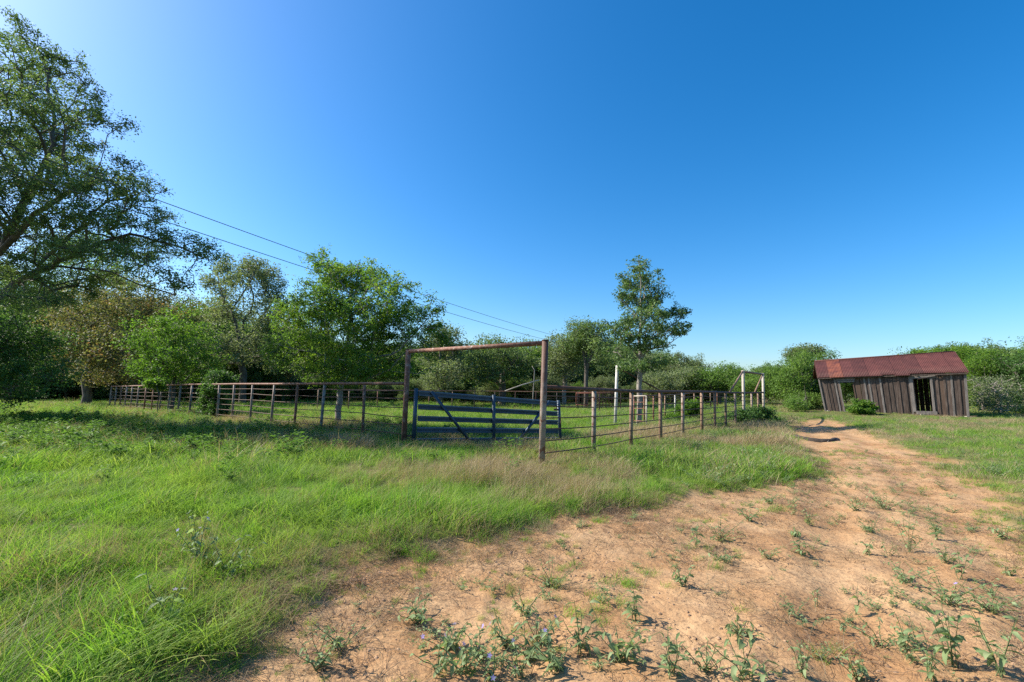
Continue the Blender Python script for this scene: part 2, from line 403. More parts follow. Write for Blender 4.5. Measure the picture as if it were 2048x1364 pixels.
# ------------------------------------------------------------------ the ground
def build_ground():
    ang = np.concatenate([np.arange(-62, 62, 0.32), np.arange(62, 298, 4.0)]) * np.pi / 180
    rad = 0.5 * 1.0205 ** np.arange(0, 345)
    na, nr = len(ang), len(rad)
    A, Rr = np.meshgrid(ang, rad)
    X = (np.sin(A) * Rr).ravel(); Yy = (np.cos(A) * Rr).ravel()
    Z = ground_z(X, Yy); D = dirt_mask(X, Yy)
    V = np.c_[X, Yy, Z]; V = np.vstack([V, [[0, 0, gz(0, 0)]]])
    D = np.r_[D, 1.0]
    i = np.arange(nr - 1)[:, None] * na; j = np.arange(na)[None, :]; j2 = (j + 1) % na
    Q = np.stack([i + j, i + j2, i + na + j2, i + na + j], -1).reshape(-1, 4)[:, ::-1]
    me = mesh_np('ground', V, Q, [ground_material()], smooth=True)
    at_ = me.attributes.new('dirt', 'FLOAT', 'POINT'); at_.data.foreach_set('value', D.astype(np.float32))
    o = link('ground', me, None); o['kind'] = 'structure'
build_ground()

# ------------------------------------------------------------------ instanced ground cover
def scatter(name, pts, rot, scl, idx, objs, label):
    me = bpy.data.meshes.new(name); me.vertices.add(len(pts)); me.vertices.foreach_set('co', np.ascontiguousarray(pts, np.float32).ravel())
    a = me.attributes.new('rot', 'FLOAT_VECTOR', 'POINT'); a.data.foreach_set('vector', np.ascontiguousarray(rot, np.float32).ravel())
    a = me.attributes.new('scl', 'FLOAT', 'POINT'); a.data.foreach_set('value', np.ascontiguousarray(scl, np.float32))
    a = me.attributes.new('idx', 'INT', 'POINT'); a.data.foreach_set('value', np.ascontiguousarray(idx, np.int32))
    me.update()
    o = bpy.data.objects.new(name, me); COL.objects.link(o)
    src = bpy.data.collections.new(name + '_source')
    for ob in objs: src.objects.link(ob)
    ng = bpy.data.node_groups.new(name + '_nodes', 'GeometryNodeTree')
    ng.interface.new_socket('Geometry', in_out='INPUT', socket_type='NodeSocketGeometry')
    ng.interface.new_socket('Geometry', in_out='OUTPUT', socket_type='NodeSocketGeometry')
    gi = ng.nodes.new('NodeGroupInput'); go = ng.nodes.new('NodeGroupOutput')
    ci = ng.nodes.new('GeometryNodeCollectionInfo'); ci.inputs['Collection'].default_value = src
    ci.inputs['Separate Children'].default_value = True; ci.inputs['Reset Children'].default_value = True
    ip = ng.nodes.new('GeometryNodeInstanceOnPoints'); ip.inputs['Pick Instance'].default_value = True
    def attr(nm, ty):
        n = ng.nodes.new('GeometryNodeInputNamedAttribute'); n.data_type = ty; n.inputs['Name'].default_value = nm
        return n.outputs['Attribute']
    ng.links.new(gi.outputs[0], ip.inputs['Points']); ng.links.new(ci.outputs[0], ip.inputs['Instance'])
    ng.links.new(attr('idx', 'INT'), ip.inputs['Instance Index'])
    er = ng.nodes.new('FunctionNodeEulerToRotation'); ng.links.new(attr('rot', 'FLOAT_VECTOR'), er.inputs[0])
    ng.links.new(er.outputs[0], ip.inputs['Rotation']); ng.links.new(attr('scl', 'FLOAT'), ip.inputs['Scale'])
    ng.links.new(ip.outputs[0], go.inputs[0])
    md = o.modifiers.new('scatter', 'NODES'); md.node_group = ng
    o['kind'] = 'stuff'; o['label'] = label; o['category'] = name.split('_')[-1]
    return o

def blades(rng, n, rad, hmin, hmax, w, bend, lean=(0.25, 0.0), seg=3):
    """n curved tapering blades; returns V, tri list, rnd"""
    th = rng.rand(n) * 2 * np.pi; rr = rad * np.sqrt(rng.rand(n))
    b = np.c_[np.cos(th) * rr, np.sin(th) * rr, np.full(n, -0.02)]
    h = hmin + (hmax - hmin) * rng.rand(n) ** 1.3
    phi = rng.rand(n) * 2 * np.pi
    dirv = np.c_[np.cos(phi) * bend + lean[0] + rng.randn(n) * 0.1, np.sin(phi) * bend + lean[1] + rng.randn(n) * 0.1]
    side = rng.rand(n) * np.pi; sd = np.c_[np.cos(side), np.sin(side), np.zeros(n)]
    rn = rng.rand(n)
    rows = []
    for s in range(seg + 1):
        t = s / seg
        c = b + np.c_[dirv * (h * (0.35 * t + 0.65 * t * t))[:, None], h * (t - 0.28 * t * t * np.hypot(dirv[:, 0], dirv[:, 1]))]
        ww = w * (1 - t) ** 0.7 * (0.7 + 0.6 * rng.rand(n)) if s < seg else np.full(n, 0.0005)
        rows += [c - sd * ww[:, None] / 2, c + sd * ww[:, None] / 2]
    k = 2 * (seg + 1)
    V = np.stack(rows, 1).reshape(-1, 3)
    Q = []
    base = np.arange(n)[:, None] * k
    for s in range(seg):
        Q.append(base + np.array([[2 * s, 2 * s + 1, 2 * s + 3, 2 * s + 2]]))
    return V, np.concatenate(Q), np.repeat(rn, k)

def src_obj(name, V, Q, rnd, m):
    me = mesh_np(name, V, Q, [m], rnd)
    return bpy.data.objects.new(name, me)

def leafy(rng, h, nst, per, L, Wd, spread):
    """small forb: stems as thin blades plus lance leaves"""
    Vs, Qs, rs = [], [], []; n0 = 0
    V, Q, rn = blades(rng, nst, 0.04, h * 0.7, h, 0.006, spread, (0.05, 0))
    Vs.append(V); Qs.append(Q); rs.append(rn * 0.4); n0 = len(V)
    k = 8
    for s in range(nst):
        ax = V[s * k:(s + 1) * k].reshape(4, 2, 3).mean(1)
        for i in range(per):
            t = 0.25 + 0.75 * (i + rng.rand()) / per
            x = t * 3; j = min(int(x), 2); p = ax[j] * (1 - (x - j)) + ax[j + 1] * (x - j)
            a = rng.rand() * 2 * np.pi; el = 0.1 + rng.rand() * 0.7
            d = np.array([math.cos(a) * math.cos(el), math.sin(a) * math.cos(el), math.sin(el)])
            sd = np.array([-math.sin(a), math.cos(a), 0.3 * rng.randn()])
            l = L * (0.6 + 0.6 * rng.rand()) * (1.15 - 0.5 * t); w = Wd * l / L
            tip = p + d * l + np.array([0, 0, -0.35 * l]); mid = p + d * l * 0.5
            Vs.append(np.array([p, mid - sd * w / 2, tip, mid + sd * w / 2])); Qs.append(np.array([[0, 1, 2, 3]]) + n0)
            rs.append(np.full(4, rng.rand())); n0 += 4
    return np.concatenate(Vs), np.concatenate(Qs), np.concatenate(rs)

rg = RS(7)
G_near = [src_obj('tuft', *blades(rg, 52, 0.12, 0.05, 0.20, 0.0064, 0.8, (0.42, 0.05), 4), GRASS) for _ in range(5)] + \
         [src_obj('tuft', *blades(rg, 36, 0.10, 0.05, 0.14, 0.0105, 0.95, (0.2, 0.05), 4), GRASS) for _ in range(3)] + \
         [src_obj('tuft', *blades(rg, 56, 0.12, 0.08, 0.28, 0.0050, 0.6, (0.55, 0.0), 4), GRASS) for _ in range(2)]
G_far = [src_obj('tuft', *blades(rg, 50, 0.26, 0.08, 0.26, 0.012, 0.7, (0.25, 0.0)), GRASS) for _ in range(5)]
D_near = [src_obj('dry_tuft', *blades(rg, 24, 0.12, 0.12, 0.34, 0.0034, 0.5, (0.35, 0.0)), DRY) for _ in range(4)]
D_far = [src_obj('dry_tuft', *blades(rg, 34, 0.25, 0.12, 0.36, 0.008, 0.5, (0.3, 0.0)), DRY) for _ in range(4)]
LIT = [src_obj('straw', *blades(rg, 30, 0.16, 0.03, 0.13, 0.0050, 2.4, (0.3, 0.0)), DRY) for _ in range(2)] + \
      [src_obj('straw', *blades(rg, 34, 0.17, 0.03, 0.14, 0.0055, 2.0, (0.3, 0.0)), DEAD) for _ in range(4)]
FB = [src_obj('forb', *leafy(rg, 0.32, 5, 10, 0.085, 0.034, 0.5), LF['forb']) for _ in range(5)]
WD = [src_obj('grey_forb', *leafy(rg, 0.22, 6, 11, 0.060, 0.019, 0.9), LF['weed']) for _ in range(5)]

def clod(rng):
    V = np.array([(1, 0, 0), (-1, 0, 0), (0, 1, 0), (0, -1, 0), (0, 0, 1), (0, 0, -1.0)]); 
    Fs = [(0, 2, 4), (2, 1, 4), (1, 3, 4), (3, 0, 4), (2, 0, 5), (1, 2, 5), (3, 1, 5), (0, 3, 5)]
    V = list(V); F2 = []
    for a, b, c in Fs:
        ab, bc, ca = (V[a] + V[b]), (V[b] + V[c]), (V[c] + V[a]); n = len(V)
        V += [ab / np.linalg.norm(ab), bc / np.linalg.norm(bc), ca / np.linalg.norm(ca)]
        F2 += [(a, n, n + 2), (n, b, n + 1), (n + 2, n + 1, c), (n, n + 1, n + 2)]
    V = np.array(V); k = np.round(V * 50).astype(int)
    h = hash2(k[:, 0] * 1.0 + k[:, 2] * 3.7, k[:, 1] * 1.0, rng.randint(99))
    return V * (0.75 + 0.5 * h)[:, None] * np.array([1.2, 0.9, 0.6]), np.array(F2)
CL = [src_obj('clod', *clod(rg), np.zeros(30), SOILC) for _ in range(4)]

def field(rng, r0, r1, dens, amax=56):
    """random points in an annular sector, density per square metre"""
    area = R(2 * amax) / 2 * (r1 * r1 - r0 * r0)
    n = int(area * dens)
    a = R(amax) * (2 * rng.rand(n) - 1); r = np.sqrt(r0 * r0 + (r1 * r1 - r0 * r0) * rng.rand(n))
    return np.sin(a) * r, np.cos(a) * r

# side of the fence corner where the grass is dry and tall
def dry_prob(x, y):
    n = fbm(x, y, 1.9, 71, 3)
    near_fence = np.exp(-((line_d(FENCE_LINE, x, y) - 1.0) / 2.0) ** 2)
    edge = 1.6 * np.exp(-((dirt_edge(x, y) - 0.1) / 0.5) ** 2)
    return np.clip(0.03 + 0.85 * sstep(0.50, 0.64, n) * (0.22 + 0.85 * near_fence) + 0.22 * edge + 0.10 * near_fence + (x > 3) * (x > 0.55 * y) * (0.10 + 0.5 * sstep(0.47, 0.6, n)), 0, 0.88)

def forb_prob(x, y):
    n = fbm(x, y, 2.6, 91, 3)
    left = sstep(-2.5, -6.5, x) * sstep(8.0, 10.0, y) * sstep(24, 16, y)
    right = sstep(3.0, 6.0, x) * (0.55 + 0 * y)
    return np.clip(0.002 + 0.04 * sstep(7, 9, y) + sstep(0.45, 0.62, n) * (0.04 * sstep(6, 9, y) + 0.6 * left + 0.5 * right) + 0.5 * left + 0.5 * right, 0, 0.95)

GATE_R = gp0(1083, 934); GATE_L = gp0(807, 890)
LEFT_END = np.array([-31.3, 35.4]); RIGHT_END = np.array([15.4, 27.9])
GATE_LINE = np.array([GATE_L[:2], (1.5, 14.3)])
FENCE_LINE = np.array([LEFT_END, GATE_L[:2], GATE_R[:2], RIGHT_END])

def build_cover():
    rng = RS(11)
    out = {k: [] for k in ('grass', 'dry', 'forb', 'weed', 'straw', 'clod')}
    SHED = np.array([22.5, 30.5])
    for r0, r1, dens, far in ((1.4, 5.0, 150, 0), (5.0, 9.0, 110, 0), (9, 16, 50, 1), (16, 30, 21, 1), (30, 55, 8, 2), (55, 95, 2.2, 2)):
        x, y = field(rng, r0, r1, dens)
        sd = dirt_edge(x, y)
        pk = (1 - sstep(-0.35, 0.30, sd)) * 0.75 + 0.25 * (1 - sstep(0.0, 1.1, sd))
        pk = np.maximum(pk, 0.30 * sstep(0.53, 0.66, fbm(x, y, 1.0, 45, 3)) * (sd > 0) * np.exp(-np.maximum(sd, 0) / 2.5))   # thin grass patches on the dirt
        pk = np.maximum(pk, 0.45 * sstep(0.46, 0.60, fbm(x, y, 1.2, 47, 2)) * sstep(6.5, 10, y) * (sd > 0))
        keep = rng.rand(len(x)) < pk
        x, y, sd = x[keep], y[keep], sd[keep]
        z = ground_z(x, y)
        pd = dry_prob(x, y); pf = forb_prob(x, y)
        u = rng.rand(len(x)); kind = np.where(u < pd, 1, np.where(u < pd + (1 - pd) * pf * 0.55, 2, 0))
        s = (0.7 + 0.6 * rng.rand(len(x))) * (1, 1.0, 1.2)[far] * (0.15 + 1.75 * fbm(x, y, 0.9, 55, 3))
        s *= 1 - 0.62 * sstep(-0.75, 0.25, sd)
        s *= np.where((x > 3.0) & (x > 0.6 * y), 0.62, 1.0)
        s *= 1 - 0.5 * np.exp(-(np.hypot(x - SHED[0], y - SHED[1]) / 5.0) ** 2)
        s *= 1 - 0.5 * np.exp(-(line_d(GATE_LINE, x, y) / 0.8) ** 2) - 0.5 * np.exp(-(np.hypot(x - GATE_R[0], y - GATE_R[1] + 0.35) / 0.7) ** 2) - 0.25 * np.exp(-(line_d(FENCE_LINE[2:], x, y) / 0.5) ** 2)
        s = np.maximum(s, 0.15)
        for k, nm in ((0, 'grass'), (1, 'dry')):
            q = kind == k
            out[nm].append((x[q], y[q], z[q], s[q], np.full(q.sum(), min(far, 1))))
        q = kind == 2
        fgrey = (x[q] > 2.5) | (rng.rand(q.sum()) < 0.1)
        for nm, sel in (('forb', ~fgrey), ('weed', fgrey)):
            out[nm].append((x[q][sel], y[q][sel], z[q][sel], s[q][sel] * (1.15 if far < 2 else 1.4), np.zeros(sel.sum())))
        if r1 <= 16:
            # dead stems, seedlings and clods on the bare dirt
            x, y = field(rng, r0, r1, dens * 0.9)
            d0 = dirt_sd(x, y); n = fbm(x, y, 1.0, 131, 3)
            leftish = sstep(0.9, 0.1, x - 0.34 * y); pr = np.where(d0 > -0.6, (0.25 + 0.75 * sstep(0.40, 0.58, n)) * np.exp(-np.maximum(d0 - 0.35, 0) / (0.45 + 1.1 * leftish)) * 0.80 + 0.16 * sstep(0.52, 0.66, n) + 0.03, 0)
            q = rng.rand(len(x)) < pr
            out['straw'].append((x[q], y[q], ground_z(x[q], y[q]) + 0.004, 0.55 + 0.6 * rng.rand(q.sum()), np.zeros(q.sum())))
            x, y = field(rng, r0, r1, 19); d0 = dirt_sd(x, y); q = (d0 > 0.1) & (rng.rand(len(x)) < 0.35 + 0.5 * sstep(0.5, 0.6, fbm(x, y, 1.5, 151, 2)))
            out['weed'].append((x[q], y[q], ground_z(x[q], y[q]), 0.16 + 0.62 * rng.rand(q.sum()) ** 1.9, np.zeros(q.sum())))
            x, y = field(rng, r0, r1, 260 if r1 < 9 else 60); d0 = dirt_sd(x, y); q = (d0 > -0.1) & (rng.rand(len(x)) < sstep(0.42, 0.62, fbm(x, y, 0.7, 161, 2)))
            out['clod'].append((x[q], y[q], ground_z(x[q], y[q]), 0.003 + 0.013 * rng.rand(q.sum()) ** 3, np.zeros(q.sum())))
    def emit(name, key, near, far, label):
        A = [np.concatenate(c) for c in zip(*out[key])]
        x, y, z, s, f = A; n = len(x)
        rot = np.c_[rng.randn(n) * 0.06, rng.randn(n) * 0.06, rng.randn(n) * 0.45 + (fbm(x, y, 0.9, 64, 2) - 0.5) * 4.5]
        if key in ('forb', 'weed', 'straw', 'clod'): rot[:, 2] = rng.rand(n) * 6.28
        objs = near + far
        idx = np.where(f < 0.5, rng.randint(0, len(near), n), len(near) + (rng.randint(0, max(len(far), 1), n) if far else 0))
        # collection children come back in name order: name them so
        for i, ob in enumerate(objs): ob.name = '%s_source_%02d' % (key, i)
        scatter(name, np.c_[x, y, z], rot, s, idx, objs, label)
    emit('pasture_grass', 'grass', G_near, G_far, 'fresh green grass covering the pasture and the pen')
    emit('dry_grass', 'dry', D_near, D_far, 'straw coloured dry grass along the fence and the edge of the dirt')
    emit('leafy_forbs', 'forb', FB, [], 'green leafy weeds growing thick in the pasture at left')
    emit('grey_green_forbs', 'weed', WD, [], 'grey green low weeds growing beside and on the track at right')
    emit('straw_litter', 'straw', LIT, [], 'dead stems lying on the bare dirt')
    emit('soil_clods', 'clod', CL, [], 'small crumbs of soil strewn over the bare dirt')
build_cover()

# ------------------------------------------------------------------ trees
def resample(P, step, rng, jit):
    P = np.asarray(P, float); out = [P[0]]
    for a, b in zip(P[:-1], P[1:]):
        n = max(1, int(np.linalg.norm(b - a) / step))
        for k in range(1, n + 1):
            out.append(a + (b - a) * k / n + (rng.randn(3) * jit if k < n else 0))
    return np.array(out)

def grow(seed, limbs, lobes, n_attr, per, leaf, spread, trunk_r, r_tip=0.012, alpha=0.35, step=0.4, droop=0.0, shell=0.3, stretch=1.0, up_bias=0.5, fold=0.25, ragged=0.4):
    """returns (wood V, wood quads), (leaf V, leaf quads, rnd); world coordinates"""
    rng = RS(seed)
    pos, par, plen = [], [], []
    def addnode(p, q):
        pos.append(np.asarray(p, float)); par.append(q)
        plen.append(0 if q < 0 else plen[q] + np.linalg.norm(pos[-1] - pos[q])); return len(pos) - 1
    for li, L in enumerate(limbs):
        pts = resample(L, step, rng, step * 0.08)
        if li == 0: q = addnode(pts[0], -1)
        else:
            A = np.array(pos); q = int(np.argmin(((A - pts[0]) ** 2).sum(1)))
        for p in pts[1:]: q = addnode(p, q)
    # attractors
    vol = np.array([np.prod(l[1]) ** 0.8 for l in lobes]); vol /= vol.sum()
    T = []
    for (c, r), k in zip(lobes, rng.multinomial(n_attr, vol)):
        d = rng.randn(k, 3); d /= np.linalg.norm(d, axis=1)[:, None] + 1e-9
        T.append(np.asarray(c) + d * (rng.rand(k, 1) ** shell) * np.asarray(r) * (1 + ragged * rng.rand(k, 1) ** 3))
    T = np.concatenate(T)
    A = np.array(pos)
    dn = np.array([np.sqrt(((A - t) ** 2).sum(1).min()) for t in T])
    order = np.argsort(dn + rng.rand(len(T)) * 0.3 * dn.mean())
    buf = np.zeros((len(pos) + len(T) * 40, 3)); bl = np.zeros(len(buf)); cnt = len(pos)
    buf[:cnt] = A; bl[:cnt] = plen
    if buf[:cnt, 2].max() - buf[0, 2] > 3: bl[:cnt] += np.where(buf[:cnt, 2] < buf[0, 2] + 0.25 * (buf[:cnt, 2].max() - buf[0, 2]), 50, 0)
    ends = []
    for ti in order:
        t = T[ti]
        c = np.sqrt(((buf[:cnt] - t) ** 2).sum(1)) + alpha * bl[:cnt]
        q = int(np.argmin(c)); p0 = buf[q]; d = np.linalg.norm(t - p0)
        n = min(30, max(2, int(d / step)))
        bow = rng.randn(3) * 0.07 * d; bow[2] += 0.06 * d
        first = cnt
        for k in range(1, n + 1):
            f = k / n; p = p0 + (t - p0) * f + bow * math.sin(math.pi * f) + np.array([0, 0, -droop * f * f * d * 0.2])
            par.append(q); buf[cnt] = p; bl[cnt] = bl[q] + np.linalg.norm(p - buf[q]); q = cnt; cnt += 1
        ends.append((first, q))
    P = buf[:cnt]; par = np.array(par)
    rad = np.zeros(cnt); ex = 2.0
    acc = np.zeros(cnt); kids = np.zeros(cnt, int)
    for i in range(1, cnt): kids[par[i]] += 1
    for i in range(cnt - 1, -1, -1):
        if kids[i] == 0: acc[i] = r_tip ** ex
        if par[i] >= 0: acc[par[i]] += acc[i]
    rad = acc ** (1 / ex)
    if rad[0] > r_tip * 1.01: rad = r_tip + (rad - r_tip) * (trunk_r - r_tip) / (rad[0] - r_tip)
    # chains
    child = [[] for _ in range(cnt)]
    for i in range(1, cnt): child[par[i]].append(i)
    WV, WF, n0 = [], [], 0
    starts = [(0, -1)]
    while starts:
        s, p = starts.pop()
        ch = [p] if p >= 0 else []
        i = s
        while True:
            ch.append(i)
            if not child[i]: break
            cs = sorted(child[i], key=lambda k: -rad[k])
            for k in cs[1:]: starts.append((k, i))
            i = cs[0]
        if len(ch) < 2: continue
        r = rad[ch].copy()
        if p >= 0: r[0] = min(r[0], r[1] * 1.15)
        sides = 10 if r[0] > 0.12 else 6 if r[0] > 0.04 else 4 if r[0] > 0.018 else 3
        if s == 0: r[0] *= 1.2
        V, Fq = tube_np(P[ch], r, sides, cap=False)
        WV.append(V); WF.append(np.array(Fq) + n0); n0 += len(V)
    WV = np.concatenate(WV); WF = np.concatenate(WF)
    # leaves
    C = []
    for a, b in ends:
        k = max(3, int(per * (0.5 + rng.rand())))
        j = rng.randint(a, b + 1, k); j = np.where(rng.rand(k) < 0.55, b, j)
        C.append(P[j] + np.clip(rng.randn(k, 3), -1.5, 1.5) * spread * (0.5 + 0.9 * rng.rand()) * np.array([1, 1, 0.75]))
    C = np.concatenate(C); n = len(C)
    nrm = rng.randn(n, 3); nrm[:, 2] = np.abs(nrm[:, 2]) + up_bias; nrm /= np.linalg.norm(nrm, axis=1)[:, None]
    d = rng.randn(n, 3); d[:, 2] -= droop; d -= nrm * (d * nrm).sum(1)[:, None]; d /= np.linalg.norm(d, axis=1)[:, None]
    s = np.cross(nrm, d); L = leaf * (0.6 + 0.8 * rng.rand(n))[:, None]; Wd = L * 0.52 / stretch
    V = np.stack([C - d * L / 2, C - s * Wd / 2 + nrm * L * fold * 0.4, C + d * L / 2, C + s * Wd / 2 + nrm * L * fold * 0.4], 1).reshape(-1, 3)
    Q = np.arange(4 * n).reshape(n, 4)
    # leaf colour differs by leaf and by spray
    tone = np.repeat(np.clip(rng.rand(n) * 0.6 + 0.4 * vnoise(C[:, 0] + C[:, 2] * 0.7, C[:, 1] + C[:, 2] * 0.9, 0.9, seed), 0, 1), 4)
    return (WV, WF), (V, Q, tone)

def tree(name, label, base, data, leafm, barkm=BARK, cat='tree', group=None, parts=('trunk', 'crown')):
    (WV, WF), (V, Q, tone) = data
    b = np.asarray(base)
    t = empty(name, b)
    link(parts[0], mesh_np(parts[0], WV - b, WF, [barkm], smooth=True), None, t)
    link(parts[1], mesh_np(parts[1], V - b, Q, [leafm], tone), None, t)
    return tag(t, label, cat, group)

def px_tree(name, label, Y, base_px, limbs, lobes, leafm, seed, n_attr, per, leaf, spread, trunk_r, jY=0.6, bark=BARK, cat='tree', depth=1.0, **kw):
    """limbs / lobes given where they are seen, set at depth Y; every lobe gets real depth round the trunk"""
    rng = RS(seed + 500)
    p = at(base_px, 780, Y); base = np.array([p[0], Y, gz(p[0], Y) - 0.03])
    k = Y / F_PX
    LL = []
    for i, L in enumerate(limbs):
        off = 0 if i == 0 else rng.uniform(-1, 1)
        pts = []
        for j, q in enumerate(L):
            f = (j / max(1, len(L) - 1)) * off * 1.2 * jY
            pts.append(at(q[0], q[1], Y + f))
        if i == 0: pts = [base] + pts
        LL.append(pts)
    B = []
    for (x, y, rx, ry) in lobes:
        off = rng.uniform(-1, 1) * jY
        B.append((at(x, y, Y + off), (rx * k, max(rx, ry) * k * 0.9 * depth, ry * k)))
        if depth > 0.8:     # fill the crown's back and front
            B.append((at(x * 0.8 + base_px * 0.2, y + ry * 0.2, Y + jY * 1.3 * (1 if rng.rand() < 0.6 else -1)), (rx * k * 0.8, rx * k * 0.8, ry * k * 0.8)))
    return tree(name, label, base, grow(seed, LL, B, n_attr, per, leaf, spread, trunk_r, **kw), leafm, bark, cat)

# the big live oak leaning in from the left
px_tree('live_oak', 'tall spreading live oak reaching in from the left edge', 15.0, -165,
        [[(-140, 760), (-95, 650), (-20, 530), (30, 445), (75, 365), (108, 290), (104, 200), (85, 115), (30, 48)],
         [(-20, 520), (60, 440), (110, 402), (165, 368), (200, 330), (215, 270)],
         [(-95, 650), (0, 592), (70, 545), (170, 500), (260, 468), (340, 488), (420, 520)],
         [(20, 575), (100, 532), (200, 540), (280, 570), (350, 590)],
         [(60, 548), (140, 470), (215, 402), (300, 385)],
         [(-95, 650), (-180, 500), (-260, 380)], [(-150, 545), (-140, 300), (-110, 200)]],
        [(38, 62, 26, 30), (80, 110, 50, 36), (140, 145, 42, 42), (60, 190, 60, 46), (160, 215, 50, 40), (220, 240, 32, 20), (30, 275, 60, 46), (120, 285, 66, 40),
         (190, 290, 30, 24), (60, 360, 60, 40), (160, 350, 60, 34), (250, 375, 50, 30), (308, 372, 28, 22), (200, 430, 75, 24), (300, 430, 55, 28), (370, 485, 60, 30),
         (425, 512, 26, 18), (280, 500, 70, 26), (100, 460, 60, 30), (330, 560, 48, 20), (230, 555, 60, 22), (30, 500, 36, 30), (-40, 160, 55, 60), (-80, 330, 80, 80),
         (-170, 280, 80, 100), (-220, 440, 80, 60), (60, 600, 50, 24), (140, 590, 50, 24), (20, 430, 45, 30), (150, 500, 50, 24), (250, 330, 30, 20), (60, 540, 50, 24)],
        LF['oak'], 3, 2700, 52, 0.078, 0.14, 0.25, jY=1.6, step=0.4, r_tip=0.011, alpha=0.3)
px_tree('elm', 'bright green tree showing through the big oak limbs', 52.0, 120,
        [[(122, 740), (130, 640), (160, 540), (185, 480)], [(128, 650), (70, 590), (30, 560)], [(130, 640), (220, 560)]],
        [(185, 490, 55, 28), (130, 520, 50, 34), (235, 530, 46, 34), (60, 560, 55, 38), (120, 590, 60, 36), (10, 590, 50, 40), (60, 630, 60, 40), (-40, 560, 50, 50), (110, 660, 50, 36)],
        LF['mesq'], 7, 560, 76, 0.19, 0.5, 0.34, jY=3.0, step=0.7, r_tip=0.018)
px_tree('shade_tree', 'dark low shade tree with hanging leaves at the left edge', 17.5, -60,
        [[(-60, 760), (-50, 700), (-20, 640)], [(-50, 700), (40, 660), (90, 690)]],
        [(20, 650, 55, 40), (60, 690, 60, 50), (0, 720, 70, 60), (70, 750, 55, 40), (10, 785, 50, 24), (-70, 660, 70, 60), (-80, 740, 70, 50), (110, 690, 28, 40)],
        LF['dark'], 5, 420, 75, 0.10, 0.2, 0.25, jY=1.2, droop=0.5)
px_tree('post_oak', 'big tree with rusty brown leaves and a thick trunk left of fence', 38.0, 175,
        [[(178, 740), (182, 680), (200, 620), (240, 575)], [(180, 720), (250, 660), (320, 610)], [(180, 700), (150, 650)]],
        [(190, 610, 55, 45), (260, 595, 60, 42), (340, 610, 45, 40), (160, 690, 52, 46), (240, 680, 70, 45), (325, 690, 55, 45), (195, 745, 50, 20), (285, 745, 60, 22), (120, 650, 30, 40), (385, 640, 25, 40)],
        LF['rust'], 8, 620, 75, 0.17, 0.42, 0.31, jY=3.0, step=0.8, r_tip=0.02)
px_tree('forked_oak', 'grey green forked oak rising behind the lime green sapling', 43.0, 487,
        [[(487, 745), (480, 690), (463, 620), (500, 565), (515, 530)], [(478, 680), (512, 655), (545, 600)], [(463, 620), (430, 590)]],
        [(500, 540, 58, 26), (448, 565, 40, 34), (548, 585, 36, 34), (428, 630, 32, 34), (480, 620, 45, 26), (560, 635, 36, 34), (500, 690, 66, 36), (430, 700, 40, 36), (560, 700, 36, 36)],
        LF['grey'], 9, 520, 70, 0.2, 0.42, 0.30, jY=2.6, step=0.8, r_tip=0.02)
px_tree('lime_sapling', 'lime green young tree standing just behind the left fence', 26.0, 346,
        [[(347, 790), (349, 740), (352, 690), (350, 650)], [(348, 750), (310, 710)], [(349, 745), (395, 705)]],
        [(350, 655, 48, 30), (308, 690, 42, 36), (395, 685, 42, 38), (350, 715, 62, 34), (298, 740, 30, 20), (412, 730, 30, 30), (345, 745, 50, 22)],
        LF['lime'], 12, 480, 44, 0.12, 0.20, 0.10, jY=1.3, ragged=0.9)
px_tree('hackberry', 'broad bright green tree inside the pen left of the gate', 17.0, 676,
        [[(680, 800), (686, 730), (700, 650), (702, 590), (645, 512)], [(688, 725), (640, 665), (590, 632)], [(690, 700), (760, 645), (800, 592)],
         [(700, 640), (745, 555)], [(688, 735), (800, 700), (852, 640)], [(690, 720), (600, 700), (560, 690)]],
        [(636, 515, 24, 18), (660, 550, 34, 26), (700, 555, 50, 40), (745, 545, 34, 26), (785, 590, 46, 40), (640, 600, 55, 38), (585, 640, 40, 44), (700, 645, 76, 52), (800, 655, 56, 52),
         (852, 615, 30, 28), (866, 680, 24, 44), (560, 700, 28, 38), (625, 705, 56, 44), (720, 720, 76, 38), (800, 735, 46, 24), (660, 755, 50, 14)],
        LF['green'], 14, 1400, 48, 0.10, 0.15, 0.11, jY=1.1, bark=BARKP, droop=0.9, stretch=1.25, step=0.3)
px_tree('lone_oak', 'slender lone oak with a conical open crown in the pen', 21.3, 1277,
        [[(1279, 790), (1280, 700), (1283, 620), (1279, 520)], [(1281, 690), (1330, 660), (1386, 618)], [(1281, 705), (1335, 690), (1375, 666)],
         [(1281, 715), (1240, 672), (1207, 638)], [(1282, 640), (1240, 595), (1222, 585)], [(1282, 650), (1310, 600), (1330, 580)], [(1281, 745), (1330, 725), (1350, 716)], [(1280, 750), (1235, 705)]],
        [(1279, 528, 22, 14), (1265, 560, 30, 20), (1300, 560, 26, 22), (1238, 590, 24, 16), (1276, 600, 36, 24), (1315, 588, 26, 18), (1285, 635, 46, 24), (1355, 622, 28, 14),
         (1378, 622, 14, 12), (1345, 660, 40, 13), (1222, 650, 18, 9), (1250, 668, 30, 15), (1300, 685, 42, 18), (1230, 700, 24, 10), (1342, 718, 20, 8), (1262, 728, 32, 11), (1308, 728, 30, 9)],
        LF['lone'], 16, 420, 48, 0.11, 0.15, 0.115, jY=1.0, step=0.4, r_tip=0.012, bark=BARKP)
